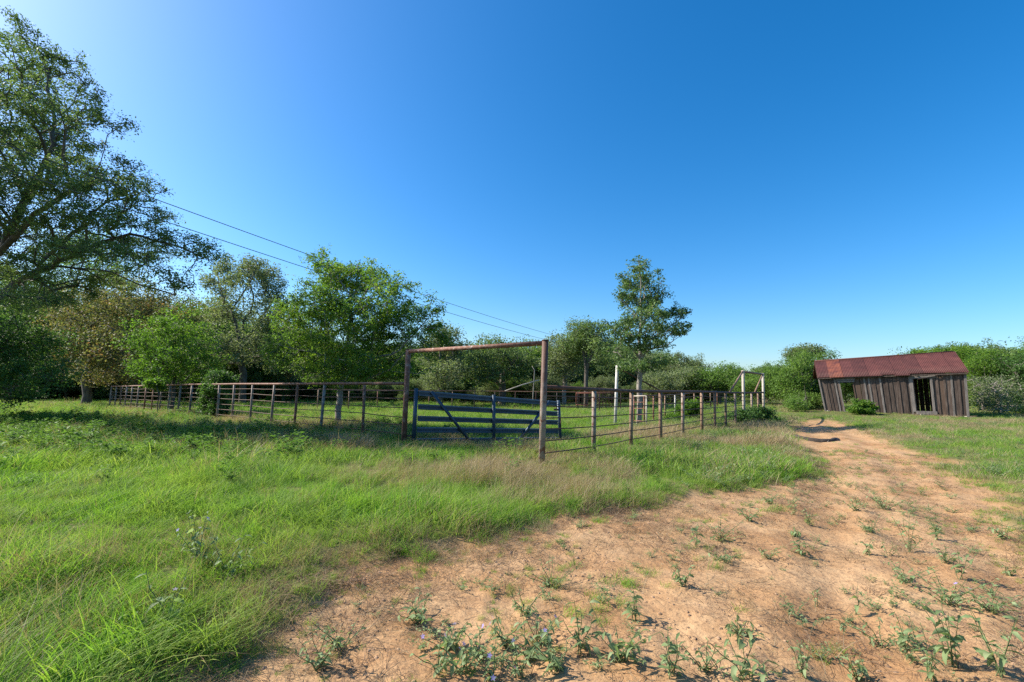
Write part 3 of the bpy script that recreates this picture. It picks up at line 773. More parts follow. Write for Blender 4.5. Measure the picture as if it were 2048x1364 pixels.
px_tree('leaning_oak', 'tall open crowned oak right of the gate post with a pale trunk', 44.0, 1128,
        [[(1130, 770), (1128, 735), (1118, 700)], [(1129, 745), (1150, 715)]],
        [(1120, 690, 30, 22), (1150, 705, 32, 26), (1105, 725, 26, 22), (1135, 735, 36, 20)],
        LF['grey'], 21, 220, 55, 0.19, 0.4, 0.2, jY=1.6, step=0.7, r_tip=0.02, bark=BARKP)
px_tree('domed_oak', 'domed oak on a dark forked trunk left of the lone oak', 40.0, 1172,
        [[(1172, 775), (1173, 740), (1165, 700), (1150, 670)], [(1173, 735), (1190, 690), (1200, 660)]],
        [(1150, 662, 26, 20), (1185, 662, 32, 22), (1205, 690, 26, 22), (1165, 690, 34, 22), (1140, 690, 22, 16), (1200, 720, 22, 12)],
        LF['oak'], 22, 260, 55, 0.17, 0.36, 0.18, jY=1.6, step=0.7, r_tip=0.02)
px_tree('round_oak', 'wide round oak seen under the gate crossbar', 46.0, 1004,
        [[(1005, 775), (1005, 750), (985, 715)], [(1005, 755), (1030, 720)]],
        [(985, 695, 50, 24), (1030, 705, 40, 26), (950, 715, 36, 28), (990, 730, 60, 30), (1045, 735, 30, 24), (960, 755, 30, 18)],
        LF['oak'], 23, 380, 58, 0.2, 0.42, 0.36, jY=2.4, step=0.8, r_tip=0.02)
px_tree('pale_oak', 'pale green tree just right of the left gate post', 42.0, 880,
        [[(882, 780), (884, 740), (880, 690)], [(883, 750), (905, 710)]],
        [(885, 665, 32, 22), (870, 700, 34, 28), (905, 700, 32, 28), (880, 740, 44, 30), (920, 740, 24, 24)],
        LF['grey'], 24, 280, 55, 0.19, 0.4, 0.25, jY=2.0, step=0.8, r_tip=0.02)

# thicket bushes, each on its own
BUSH = [
    ('shrub', 'wide bright mesquite bush left of the far pipe frame', 46, 1440, [(1430, 760, 46, 22), (1460, 750, 30, 20), (1400, 765, 34, 20), (1480, 768, 24, 16)], 'mesq', 300),
    ('shrub', 'dull green bush right of the lone oak trunk', 48, 1345, [(1340, 762, 34, 20), (1370, 755, 26, 20), (1310, 765, 26, 18)], 'grey', 220),
    ('shrub', 'dark feathery tree crown between the lone oak and the mesquite', 58, 1385, [(1385, 735, 16, 14), (1375, 750, 22, 12)], 'oak', 130),
    ('shrub', 'light green bush behind the far pipe frame', 42, 1520, [(1515, 765, 40, 22), (1550, 760, 30, 24), (1490, 775, 24, 16)], 'mesq', 260),
    ('shrub', 'tall mesquite at the left end of the shed', 39, 1608, [(1600, 720, 24, 18), (1630, 728, 28, 18), (1585, 750, 34, 26), (1625, 760, 36, 30), (1570, 775, 30, 20), (1660, 715, 14, 9)], 'mesq', 420),
    ('shrub', 'grey feathery crown rising above the mesquite by the shed', 50, 1600, [(1595, 708, 22, 12), (1625, 704, 20, 9)], 'grey', 130),
    ('shrub', 'small leafy bush low at the left corner of the shed', 33.5, 1612, [(1610, 800, 28, 14), (1590, 808, 18, 9)], 'mesq', 120),
    ('shrub', 'dark green tree behind the right end of the shed roof', 44, 1900, [(1880, 712, 40, 14), (1930, 712, 34, 18), (1825, 708, 26, 6), (1950, 740, 40, 26)], 'green', 330),
    ('shrub', 'dense green bush just right of the shed', 36, 1965, [(1955, 745, 30, 30), (1985, 730, 34, 30), (1960, 785, 30, 26)], 'green', 330),
    ('shrub', 'pale twiggy bush with bare stems right of the shed', 32, 1998, [(1985, 775, 34, 26), (2015, 785, 30, 26), (1990, 810, 34, 16)], 'grey', 200),
    ('shrub', 'tall leafy bush at the right edge of the picture', 34, 2050, [(2030, 730, 30, 30), (2060, 750, 40, 40), (2045, 800, 34, 30), (2090, 740, 40, 50)], 'dark', 330),
]
for i, (nm, lab, Y, bx, lobes, lm, na) in enumerate(BUSH):
    cx = sum(l[0] for l in lobes) / len(lobes)
    px_tree(nm, lab, Y, bx, [[(bx, 795), (bx * 0.7 + cx * 0.3, 770)]] + [[(bx, 795), (l[0], l[1])] for l in lobes],
            lobes, LF[lm], 40 + i, na, 72 if 'twiggy' not in lab else 34, 0.0035 * Y, 0.0085 * Y, 0.12, jY=1.4, step=0.6, r_tip=0.016,
            bark=BARKP if 'twiggy' in lab else BARK, cat='bush')

px_tree('fence_bush', 'dark leafy bush grown through the left fence', 21.5, 428,
        [[(430, 825), (430, 790)], [(430, 820), (445, 800)]],
        [(428, 800, 22, 24), (420, 825, 20, 14), (442, 815, 14, 20), (440, 755, 26, 9), (425, 775, 22, 12)],
        LF['dark'], 61, 230, 60, 0.11, 0.14, 0.05, jY=0.4, cat='bush')
px_tree('fence_bush', 'low dark bush at the foot of the far pipe frame', 24.0, 1500,
        [[(1500, 850), (1500, 835)]],
        [(1480, 838, 26, 14), (1515, 832, 26, 16), (1545, 845, 18, 9), (1455, 845, 16, 9)],
        LF['dark'], 62, 300, 60, 0.10, 0.15, 0.05, jY=0.7, cat='bush')
px_tree('pen_bush', 'light green bush inside the pen behind the right fence', 26, 1375,
        [[(1375, 840), (1375, 820)]], [(1365, 822, 18, 14), (1390, 815, 16, 14), (1350, 838, 20, 8)], LF['lime'], 63, 170, 55, 0.11, 0.16, 0.04, jY=0.6, cat='bush')
px_tree('doorstep_bush', 'bright leafy bush in front of the shed window', 29.0, 1728,
        [[(1728, 822), (1728, 808)]], [(1720, 808, 12, 7), (1738, 813, 13, 8), (1708, 818, 10, 6), (1725, 822, 22, 6)], LF['lime'], 64, 130, 50, 0.12, 0.10, 0.04, jY=0.3, cat='bush')
px_tree('trailing_branch', 'leafy lime branch hanging over the rail by the dark bush', 22.3, 312,
        [[(315, 830), (318, 790), (312, 768)]], [(308, 765, 16, 7), (322, 772, 10, 6)], LF['lime'], 65, 50, 40, 0.11, 0.12, 0.03, jY=0.3, cat='sapling')

# far woodland: one mass
def build_woodland():
    rng = RS(77); src = []
    for i, lm in enumerate(('oak', 'grey', 'green', 'mesq', 'oak')):
        lob = [((rng.uniform(-.35, .35), rng.uniform(-.35, .35), 0.45 + 0.4 * rng.rand()), (0.26 + .1 * rng.rand(), 0.28, 0.17 + .08 * rng.rand())) for _ in range(9)]
        lob += [((rng.uniform(-.4, .4), rng.uniform(-.3, .3), 0.25), (0.25, 0.25, 0.16)) for _ in range(3)]
        (WV, WF), (V, Q, tone) = grow(300 + i, [[(0, 0, -.02), (0.02, 0, .3), (-.05, 0.02, .6)], [(0, 0, .25), (.2, .1, .55)]], lob, 420, 80, 0.024, 0.045, 0.028, 0.003, step=0.12, ragged=0.5)
        me = mesh_np('woodland_tree', np.vstack([V, WV]), np.vstack([Q, WF + len(V)]), [LF[lm], BARK], np.r_[tone, np.zeros(len(WV))],
                     matidx=np.r_[np.zeros(len(Q)), np.ones(len(WF))])
        src.append(bpy.data.objects.new('woodland_source_%02d' % i, me))
    pts, sc, idx = [], [], []
    def put(px, Y, h, k):
        p = at(px, 780, Y); pts.append((p[0], Y, gz(p[0], Y) - 0.1)); sc.append(h); idx.append(k)
    for px in np.arange(-420, 640, 42):
        put(px + rng.uniform(-15, 15), rng.uniform(52, 60), 9.5 + 2.5 * rng.rand() - max(0, px - 250) * 0.008, rng.choice([0, 1, 2, 4]))
        put(px + rng.uniform(-15, 15), rng.uniform(62, 75), 12 + 3 * rng.rand() - max(0, px - 250) * 0.010, rng.choice([0, 1, 2, 4]))
    for px in np.arange(-250, 600, 48): put(px, rng.uniform(46, 50), 5 + 1.5 * rng.rand(), rng.choice([1, 2, 0]))
    for px in np.arange(620, 1360, 36):
        put(px + rng.uniform(-12, 12), rng.uniform(56, 62), 6.2 + 1.4 * rng.rand() - max(0, px - 1200) * 0.006, rng.choice([0, 1, 2, 3, 4]))
        put(px + rng.uniform(-12, 12), rng.uniform(66, 80), 7.6 + 1.8 * rng.rand() - max(0, px - 1200) * 0.006, rng.choice([0, 1, 4]))
    for px in np.arange(1340, 1700, 34):
        put(px + rng.uniform(-12, 12), rng.uniform(60, 68), 3.9 + 1.6 * rng.rand(), rng.choice([3, 3, 1, 0]))
        put(px + rng.uniform(-12, 12), rng.uniform(75, 90), 4.6 + 2.2 * rng.rand(), rng.choice([3, 1, 0]))
    for px in np.arange(1690, 1850, 34): put(px, rng.uniform(52, 60), 3.6 + 1.0 * rng.rand(), rng.choice([3, 1, 0]))
    for px in np.arange(1850, 2600, 40):
        put(px + rng.uniform(-12, 12), rng.uniform(50, 58), 5.2 + 2.4 * rng.rand(), rng.choice([3, 2, 1, 0]))
        put(px + rng.uniform(-12, 12), rng.uniform(62, 75), 6.4 + 2.6 * rng.rand(), rng.choice([2, 1, 0]))
    for px in np.arange(-200, 1420, 26): put(px + rng.uniform(-10, 10), rng.uniform(49, 54), 2.0 + 1.6 * rng.rand(), rng.choice([1, 3, 1, 0]))
    n = len(pts)
    rot = np.c_[np.zeros((n, 2)), rng.rand(n) * 6.28]
    scatter('far_woodland', np.array(pts), rot, np.array(sc), np.array(idx), src, 'belt of scrubby woodland closing the pasture in the distance')
build_woodland()

# ------------------------------------------------------------------ pipe fences
def fence(name, label, pts, post_r, rail_r, h, rods, pm, rm, rodm=ROD, rail=True, seed=0, lean=0.02, first=True, last=True):
    """pts: ground points of the posts; each post, the top rail runs and each rod are parts"""
    rng = RS(seed)
    pts = [np.array([p[0], p[1], gz(p[0], p[1])]) for p in pts]
    f = empty(name, pts[0]); o = pts[0]
    tops = []
    zl = np.array([p[2] for p in pts]); 
    zs = np.convolve(np.r_[zl[0], zl, zl[-1]], [0.25, 0.5, 0.25], 'valid')
    for i, p in enumerate(pts):
        tops.append(np.array([p[0], p[1], zs[i] + h]))
        if (i == 0 and not first) or (i == len(pts) - 1 and not last): continue
        d = np.array([rng.randn() * lean, rng.randn() * lean, 0])
        m = MB(); top = tops[-1] - np.array([0, 0, rail_r * 0.8]); pr = post_r * (0.92 + 0.16 * rng.rand())
        m.tube([p - [0, 0, 0.25] + d * 0.5, p * 0.5 + top * 0.5 + d * 0.3, top], pr, 9)
        m.build('post', pm[rng.randint(len(pm))] if isinstance(pm, (list, tuple)) else pm, f, True, o)
    if rail:
        m = MB(); T = np.array(tops); 
        m.tube(T, rail_r, 9); m.build('top_rail', rm, f, True, o)
    for hh in rods:
        T = np.array([[p[0], p[1], zs[i] + hh + rng.randn() * 0.012] for i, p in enumerate(pts)])
        # thin rods bow a little between the posts
        Q = []
        for a, b in zip(T[:-1], T[1:]):
            Q += [a, a * 0.5 + b * 0.5 + np.array([0, 0, -0.012 * rng.rand()])]
        Q.append(T[-1])
        m = MB(); m.tube(np.array(Q), 0.0135, 6); m.build('rod', rodm, f, True, o)
    return tag(f, label, 'fence')

def on_line(A, B, pxs, ybase=840):
    """points of the plan line A-B that lie in the direction of picture columns"""
    out = []
    A, B = np.asarray(A[:2], float), np.asarray(B[:2], float)
    for px in pxs:
        d = ray(px, ybase)[:2]
        M2 = np.array([[d[0], -(B - A)[0]], [d[1], -(B - A)[1]]])
        s, t = np.linalg.solve(M2, A); out.append(A + (B - A) * t)
    return out

RODS = [0.22, 0.45, 0.68, 0.91, 1.14, 1.36]
L_posts = [GATE_L[:2]] + on_line(GATE_L, LEFT_END, [725, 645, 591, 544, 500, 463, 433, 405, 378, 355, 334, 317, 301, 286, 271, 258, 247, 236, 226, 216])
fence('pipe_fence', 'long rusty pipe fence with grey posts left of the gate', L_posts, 0.045, 0.042, 1.55, RODS, [POSTG, POSTG, POSTG, RUST], RUST, seed=1, lean=0.035, first=False)
R_posts = [GATE_R[:2]] + on_line(GATE_R, RIGHT_END, [1188, 1263, 1321, 1366, 1404, 1430, 1452, 1471]) 
F_A, F_B = on_line(GATE_R, RIGHT_END, [1488, 1528], 830)
R_posts += [F_A] + on_line(GATE_R, RIGHT_END, [1504, 1517], 830) + [F_B]
fence('pipe_fence', 'rusty pipe fence with tan posts running back right of the gate', R_posts, 0.055, 0.045, 1.55, RODS, [POSTT, POSTT, POSTP], RUSTD, seed=2, first=False, lean=0.015)

def pen_fence():
    B0, B1, B2 = np.array([-13.0, 31.0]), np.array([-3.0, 38.0]), np.array([10.5, 36.5])
    pts = [B0 + (B1 - B0) * t for t in np.linspace(0, 1, 7)] + [B1 + (B2 - B1) * t for t in np.linspace(0, 1, 9)[1:]]
    fence('back_pipe_fence', 'far rusty pipe fence along the back of the pen', pts, 0.04, 0.035, 1.45, [0.3, 0.6, 0.9, 1.2], [RUST, POSTT], RUST, seed=4)
    A, B = np.array([7.0, 24.0]), np.array([18.5, 41.0])
    pts = [A + (B - A) * t for t in (0, .08, .19, .3, .42, .56, .7, .85, 1)]
    fence('inner_pipe_fence', 'inner pipe fence crossing the pen behind the right fence', pts, 0.045, 0.035, 1.42, [0.3, 0.6, 0.9, 1.15], [RUST, WHITEP, POSTT], RUST, seed=5)
pen_fence()

def gate_post_mat():
    m = POSTP.copy(); m.name = 'gate_post_pipe'; nt = m.node_tree
    p = next(n for n in nt.nodes if n.type == 'BSDF_PRINCIPLED'); src = p.inputs['Base Color'].links[0].from_socket
    tc = N(nt, 'ShaderNodeTexCoord'); sx = N(nt, 'ShaderNodeSeparateXYZ'); nt.links.new(tc.outputs['Object'], sx.inputs[0])
    n = noise(nt, tc.outputs['Object'], 7.0, 5); ad = N(nt, 'ShaderNodeMath', operation='MULTIPLY_ADD'); ad.inputs[1].default_value = 1.6
    nt.links.new(n.outputs['Fac'], ad.inputs[0]); nt.links.new(sx.outputs['Z'], ad.inputs[2])
    r = ramp(nt, None, [(0.55, (0, 0, 0)), (0.78, (1, 1, 1))]); dv = N(nt, 'ShaderNodeMath', operation='DIVIDE'); dv.inputs[1].default_value = 3.3
    nt.links.new(ad.outputs[0], dv.inputs[0]); nt.links.new(dv.outputs[0], r.inputs[0])
    nt.links.new(mixc(nt, r.outputs[0], src, (0.115, 0.055, 0.036)), p.inputs['Base Color'])
    return m
# tall pipe arch over the gate
def gate_frame():
    L, Rr = np.array([GATE_L[0], GATE_L[1], gz(*GATE_L[:2])]), np.array([GATE_R[0], GATE_R[1], gz(*GATE_R[:2])])
    tl, tr = at(817, 699, L[1]), at(1090.5, 681, Rr[1])
    e = empty('gate_arch', Rr)
    m = MB(); m.tube([L - [0, 0, .3], L * .5 + tl * .5, tl], 0.068, 14); m.build('post', RUST, e, True, Rr)
    m = MB(); m.tube([Rr - [0, 0, .3], Rr * .5 + tr * .5, tr], 0.066, 14); m.build('post', gate_post_mat(), e, True, Rr)
    d = (tr - tl) / np.linalg.norm(tr - tl)
    m = MB(); m.tube([tl + d * 0.055 - [0, 0, .05], tl * .5 + tr * .5 - [0, 0, .052], tr - d * 0.05 - [0, 0, .05]], 0.05, 14); m.build('crossbar', RUST, e, True, Rr)
    for p, r in ((tl, 0.072), (tr, 0.073)):
        m = MB(); m.tube([p - [0, 0, .006], p + [0, 0, .012]], r, 14); m.build('post_cap', RUSTD, e, True, Rr)
    tag(e, 'tall rusty pipe arch framing the gateway opening', 'gate frame')
gate_frame()

def steel_gate():
    YL, YR = GATE_L[1] - 0.02, 14.3
    tl, bl = at(833, 780, YL), at(826, 892, YL); tr, br = at(1117, 803, YR), at(1121, 886, YR)
    bl[:2] = tl[:2] * 0.5 + bl[:2] * 0.5; tl[:2] = bl[:2]
    e = empty('steel_gate', bl); out = np.cross((tr - tl) / np.linalg.norm(tr - tl), [0, 0, 1.0])   # towards the viewer
    if out[1] > 0: out = -out
    P = lambda s, t: (bl * (1 - s) + br * s) * (1 - t) + (tl * (1 - s) + tr * s) * t
    sec = [(-0.072, 0.0), (-0.062, 0.034), (-0.022, 0.034), (-0.010, 0.006), (0.010, 0.006), (0.022, 0.034), (0.062, 0.034), (0.072, 0.0)]
    for t in (0.085, 0.285, 0.49, 0.70, 0.945):
        A, B = P(0.015, t), P(0.985, t); m = MB()
        n = 9; rows = []
        for i in range(n):
            c = A + (B - A) * i / (n - 1)
            rows += [c + np.array([0, 0, a]) + out * (b - 0.014) for a, b in sec] + [c + np.array([0, 0, a]) + out * (b - 0.020) for a, b in sec[::-1]]
        k = 2 * len(sec); Fs = [(i * k + j, i * k + (j + 1) % k, (i + 1) * k + (j + 1) % k, (i + 1) * k + j) for i in range(n - 1) for j in range(k)]
        Fs += [tuple(range(k)), tuple((n - 1) * k + j for j in range(k))[::-1]]
        m.add(np.array(rows), Fs); m.build('rail', BLUE, e, False, bl)
    for s, r in ((0.0, 0.055), (0.5, 0.05), (1.0, 0.05)):
        m = MB(); off = out * (0.05 if s == 0.5 else 0.0)
        m.tube([P(s, -0.03) + off, P(s, 1.03) + off], r, 12); m.build('upright', BLUE, e, True, bl)
    for a, b in (((0.09, 0.99), (0.36, 0.0)), ((0.92, 0.99), (0.66, 0.02))):
        m = MB(); m.tube([P(*a) + out * 0.045, P(*b) + out * 0.045], 0.042, 12); m.build('brace', BLUE, e, True, bl)
    for t in (0.18, 0.86):
        q = P(0, t); L = np.array([GATE_L[0], GATE_L[1], q[2]])
        m = MB(); m.tube([L, q], 0.02, 8); m.build('hinge', RUSTD, e, True, bl)
    q = P(1.0, 0.62); m = MB(); m.tube([q + out * .05, q + out * .09 - [0, 0, .1], q + out * .08 - [0, 0, .34]], 0.012, 6); m.build('chain', RUSTD, e, True, bl)
    q = P(0.97, 0.80); m = MB(); m.box(q + out * 0.05, (0.14, 0.03, 0.06)); m.build('latch', RUSTD, e, False, bl)
    tag(e, 'dark blue steel farm gate standing half open', 'gate')
steel_gate()

def far_frame():
    a, b = np.array([*F_A, gz(*F_A)]), np.array([*F_B, gz(*F_B)])
    e = empty('braced_arch', b); ta, tb = a + [0, 0, 2.72], b + [0, 0, 2.72]
    for p, t in ((a, ta), (b, tb)):
        m = MB(); q = np.array([0.085, -0.085, 0]) * 0
        m.tube([p - [0, 0, .3], t], 0.075, 10); m.build('post', PALEP, e, True, b)
    m = MB(); m.tube([ta - [0, 0, .07], tb - [0, 0, .07]], 0.055, 10); m.build('crossbar', POSTT, e, True, b)
    d = (b - a) / np.linalg.norm(b - a)
    for t, L in ((ta, 2.9), (tb, 2.5)):
        low = t - d * L; low[2] = t[2] - 1.15
        m = MB(); m.tube([t - [0, 0, .05], low], 0.045, 10); m.build('brace', POSTT, e, True, b)
    tag(e, 'pale tall pipe frame with two slanting braces at far fence end', 'pipe arch')
far_frame()

def pen_pole():
    p = at(1230, 852, 21.8); b = np.array([p[0], p[1], gz(p[0], p[1])]); t = at(1234.5, 731, 21.8)
    e = empty('white_pole', b)
    m = MB(); m.tube([b - [0, 0, .3], t], 0.075, 12); m.build('pole', WHITEP, e, True, b)
    q = at(1326, 784, 23.4)
    m = MB(); m.tube([t + [0.02, 0, -0.1], t * .55 + q * .45 + [0, 0, -0.05], q], 0.04, 8); m.build('brace', RUSTD, e, True, b)
    tag(e, 'white painted steel pole with a dark slanting brace in pen', 'pole')
pen_pole()

def white_panel():
    a, b = at(1268, 850, 21.2), at(1293, 855, 20.4)
    a[2], b[2] = gz(a[0], a[1]), gz(b[0], b[1]); e = empty('pen_gate', a)
    up = np.array([0, 0, 1.0])
    for p in (a, b):
        m = MB(); m.tube([p - up * .1, p + up * 1.42], 0.035, 8); m.build('upright', PALEP if p is b else RUST, e, True, a)
    m = MB(); m.tube([a + up * 1.42, b + up * 1.42], 0.03, 8); m.build('top_bar', PALEP, e, True, a)
    for h in (0.3, 0.58, 0.86, 1.14):
        m = MB(); m.tube([a + up * h, b + up * h], 0.018, 6); m.build('bar', RUST, e, True, a)
    tag(e, 'small pale topped pen gate beside the lone oak trunk', 'gate')
white_panel()

def rusty_panel():
    a, b = at(1152, 815, 39.5), at(1236, 815, 39.0); a[2], b[2] = gz(a[0], a[1]), gz(b[0], b[1])
    e = empty('cattle_panel', a); up = np.array([0, 0, 1.0])
    red = solid_mat('red_rusted_panel', [(0.3, (0.14, 0.045, 0.03)), (0.7, (0.26, 0.10, 0.07))], 6, 0.8, 0.1, 0.1)
    for h in (0.35, 1.0, 1.35):
        m = MB(); m.tube([a + up * h, b + up * h], 0.045, 7); m.build('rail', red, e, True, a)
    for t in np.linspace(0, 1, 15):
        p = a + (b - a) * t; m = MB(); m.tube([p, p + up * 1.4], 0.028, 6); m.build('bar', red, e, True, a)
    tag(e, 'rusty red cattle panel of close upright bars behind the fence', 'panel')
    a, b = at(1010, 782, 36), at(1078, 760, 37.2); m = MB(); m.tube([a, a * .5 + b * .5 + [0, 0, .05], b], 0.04, 7)
    o = m.build('leaning_pipe', PALEP, None, True, a); o.location = a
    tag(o, 'pale pipe sticking up aslant from the back fence', 'pipe')
    a = at(1066, 790, 37.0); a[2] = gz(a[0], a[1]); q = [at(x, y, 37.0) for x, y in ((1066, 790), (1068, 760), (1069, 740), (1064, 732))]
    m = MB(); m.tube([a] + q, [0.04, 0.04, 0.035, 0.03, 0.02], 7); o = m.build('dead_sapling', BARKP, None, True, a); o.location = a
    tag(o, 'thin bare crooked sapling beside the leaning pale pipe', 'sapling')
rusty_panel()

# ------------------------------------------------------------------ power line
def power_line():
    P0 = at(1242, 780, 60.0); base = np.array([P0[0], 60.0, gz(P0[0], 60.0)])
    e = empty('utility_pole', base); m = MB()
    m.tube([base - [0, 0, .5], base + [0, 0, 9.0]], [0.16, 0.11], 10); m.build('pole', BARK, e, True, base)
    for z in (6.75, 6.2):
        m = MB(); m.tube([base + [-0.2, -.02, z], base + [0, -0.02, z]], 0.04, 6); m.build('insulator', WIRE, e, True, base)
    tag(e, 'dark wooden utility pole behind the lone oak', 'utility pole')
    d = np.array([26.3, 49.5])
    def wire(dz, label):
        ts = np.linspace(0, -1.7, 60); pts = []
        for t in ts:
            z = 6.78 - 2.9 * (-t) * (0.93 + t) if t > -0.93 else 6.78 + 2.6 * (-t - 0.93)
            xy = base[:2] + d * t
            pts.append((xy[0] - 0.16, xy[1], z + dz))
        m = MB(); m.tube(np.array(pts), 0.013, 5); o = m.build('power_wire', WIRE, None, True, base); o.location = base
        tag(o, label, 'power line')
    wire(0, 'upper power wire sloping down across the sky'); wire(-0.56, 'lower power wire sloping down across the sky')
power_line()

# ------------------------------------------------------------------ shed
def shed():
    nb = np.array([0.56, 0.83, 0]); nb /= np.linalg.norm(nb); fd = np.array([nb[1], -nb[0], 0])
    up = np.array([0, 0, 1.0])
    YR = 28.0
    br = at(1937, 836, YR)
    def onfac(px, py):     # pixel on the facade's vertical plane
        d = ray(px, py); t = (br - EYE).dot(nb) / d.dot(nb); return EYE + d * t
    bl, tl, tr = onfac(1652, 826), onfac(1637, 754), onfac(1930, 744)
    o = br.copy(); e = empty('shed', (br[0], br[1], gz(br[0], br[1])))
    o = np.array([br[0], br[1], gz(br[0], br[1])])
    S = lambda px, py: np.array([(px - 235) / (1890 - 235), 0])
    def W(s, t, dep=0.0):   # facade fractions, depth into the building
        return (bl * (1 - s) + br * s) * (1 - t) + (tl * (1 - s) + tr * s) * t + nb * dep
    def board(name, s0, s1, t0, t1, d0, th, m, skew=0.0, parent=None):
        b = MB()
        P = [W(s0, t0, d0), W(s1, t0, d0), W(s1 + skew, t1, d0), W(s0 + skew, t1, d0), W(s0, t0, d0 + th), W(s1, t0, d0 + th), W(s1 + skew, t1, d0 + th), W(s0 + skew, t1, d0 + th)]
        b.hexa(np.array(P)); return b.build(name, m, parent or e, False, o)
    rng = RS(5)
    fx = lambda z: (z - 245) / (1895 - 245)           # board edges read off the photograph
    WIN = (fx(500), fx(655)); DOOR = (fx(1345), fx(1532))
    edges = [245, 320, 362, 410, 440, 500, 655, 745, 800, 855, 912, 985, 1055, 1110, 1185, 1262, 1310, 1345, 1532, 1605, 1680, 1752, 1825, 1895]
    wall = empty('front_wall', (0, 0, 0)); wall.parent = e; wall.location = (0, 0, 0)
    for a, b in zip(edges[:-1], edges[1:]):
        s0, s1 = fx(a), fx(b); g = 0.0009 + 0.0012 * rng.rand(); mt = WOODB if a in (655,) else [WOOD, WOOD, WOODB, WOOD][rng.randint(4)]
        dd = rng.rand() * 0.012
        if a == 500:
            board('board', s0 + g, s1 - g, 0.86, 0.985, dd, 0.022, mt); board('board', s0 + g, s1 - g, -0.02, 0.06, dd, 0.022, mt)
        elif a == 1345:
            board('board', s0 + g, s1 - g, 0.88, 0.985, dd, 0.022, mt); board('board', s0 + g, s1 - g, -0.02, 0.115, dd, 0.022, mt)
        else:
            dd2 = 0.03 if a == 655 else dd
            board('board', s0 + g, s1 - g, -0.01 - 0.03 * rng.rand(), 0.985, dd2, 0.022, mt)
        if a not in (500, 1345, 655) and b not in (655, 500):
            board('batten', s1 - 0.0065, s1 + 0.0065, 0.0, 0.97 - 0.02 * rng.rand(), -0.024 - 0.004 * rng.rand(), 0.022, WOODL if rng.rand() < 0.3 else WOOD, skew=rng.randn() * 0.001)
    # trim
    board('window_header', fx(465), fx(690), 0.88, 0.955, -0.05, 0.03, WOODL)
    board('window_header', fx(470), fx(680), 0.835, 0.872, -0.06, 0.04, WOODL)
    board('window_jamb', fx(482), fx(500), 0.02, 0.83, -0.04, 0.09, WOODL); board('window_jamb', fx(655), fx(668), 0.1, 0.83, -0.004, 0.06, WOODB)
    board('window_sill', fx(495), fx(668), 0.05, 0.08, -0.06, 0.14, WOODL)
    board('door_header', fx(1318), fx(1592), 0.885, 0.955, -0.055, 0.03, WOODL)
    board('door_jamb', fx(1312), fx(1345), 0.10, 0.88, -0.05, 0.10, WOODL); board('door_jamb', fx(1532), fx(1556), 0.10, 0.88, -0.05, 0.10, WOODL)
    board('door_sill', fx(1345), fx(1572), 0.045, 0.125, -0.075, 0.12, WOODL)
    board('skid_beam', fx(1040), fx(1880), -0.035, 0.0, -0.03, 0.14, WOODL)
    m = MB(); m.beam(W(fx(1400), 0.875, -0.08), W(fx(1875), 0.985, -0.10), 0.03, 0.05); m.build('loose_strip', WOOD, e, False, o)
    board('corner_board', fx(1878), fx(1906), -0.03, 0.98, -0.05, 0.03, WOODL); board('corner_board', fx(232), fx(252), 0.0, 0.98, -0.05, 0.03, WOODL)
    # the other three walls
    D = 3.9
    for i in range(26):
        s0, s1 = i / 26, (i + 1) / 26
        if 0.09 < s0 < 0.33: 
            board('back_board', s0 + .003, s1 - .003, 0.85, 0.98, D, 0.022, WOODB); continue
        t1 = 0.98 if not 15 <= i <= 18 else 0.66
        board('back_board', s0 + 0.001 + .004 * rng.rand(), s1 - 0.002, -0.02, t1, D, 0.022, WOODB)
        if 15 <= i <= 18: board('back_board', s0 + .001, s1 - .001, 0.72 + 0.02 * (i - 15), 0.98, D, 0.022, WOODB)
    for s, nm in ((0.0, 'end_board'), (1.0, 'end_board')):
        n = 14
        for k in range(n):
            d0, d1 = 0.03 + (D - 0.03) * k / n, 0.03 + (D - 0.03) * (k + 1) / n - 0.008
            hgt = lambda d: 0.98 + 0.46 * (1 - abs(d - D / 2) / (D / 2)) * 0.9
            b = MB(); th = fd * 0.022 * (1 if s == 0 else -1)
            P = [W(s, -0.02, d0), W(s, -0.02, d1), W(s, hgt(d1), d1), W(s, hgt(d0), d0)]; P = P + [p + th for p in P]
            b.hexa(np.array(P)); b.build(nm, WOODB if s == 0 else WOOD, e, False, o)
    for s in (0.31, 0.5, 0.62, 0.84):
        m = MB(); m.beam(W(s, 0, 0.14), W(s, 0.97, 0.14), 0.05, 0.09, up=tuple(nb)); m.build('stud', WOODB, e, False, o)
    m = MB(); m.beam(W(0.235, 0.88, 0.3), W(0.262, 0.55, 0.34), 0.03, 0.10, up=tuple(nb)); m.build('hanging_board', WOODB, e, False, o)
    # floor
    m = MB(); m.hexa(np.array([W(0, 0.0, 0.05), W(1, 0.0, 0.05), W(1, 0.02, 0.05), W(0, 0.02, 0.05), W(0, 0.0, D), W(1, 0.0, D), W(1, 0.02, D), W(0, 0.02, D)])); m.build('floor', WOODB, e, False, o)
    # roof: lapped corrugated sheets, front and back slope
    ridl, ridr = None, None
    def onridge(px, py):
        c = br + nb * (D / 2); d = ray(px, py); t = (c - EYE).dot(nb) / d.dot(nb); return EYE + d * t
    rl, rr = onridge(1629, 723), onridge(1906, 704)
    el, er = onfac(1637, 754) - nb * 0.22, onfac(1931, 743) - nb * 0.22
    el[2] -= 0.09; er[2] -= 0.09
    el -= fd * 0.05; er += fd * 0.05
    bel, ber = 2 * rl - el, 2 * rr - er; bel[2], ber[2] = el[2], er[2]
    roof = empty('roof', (0, 0, 0)); roof.parent = e
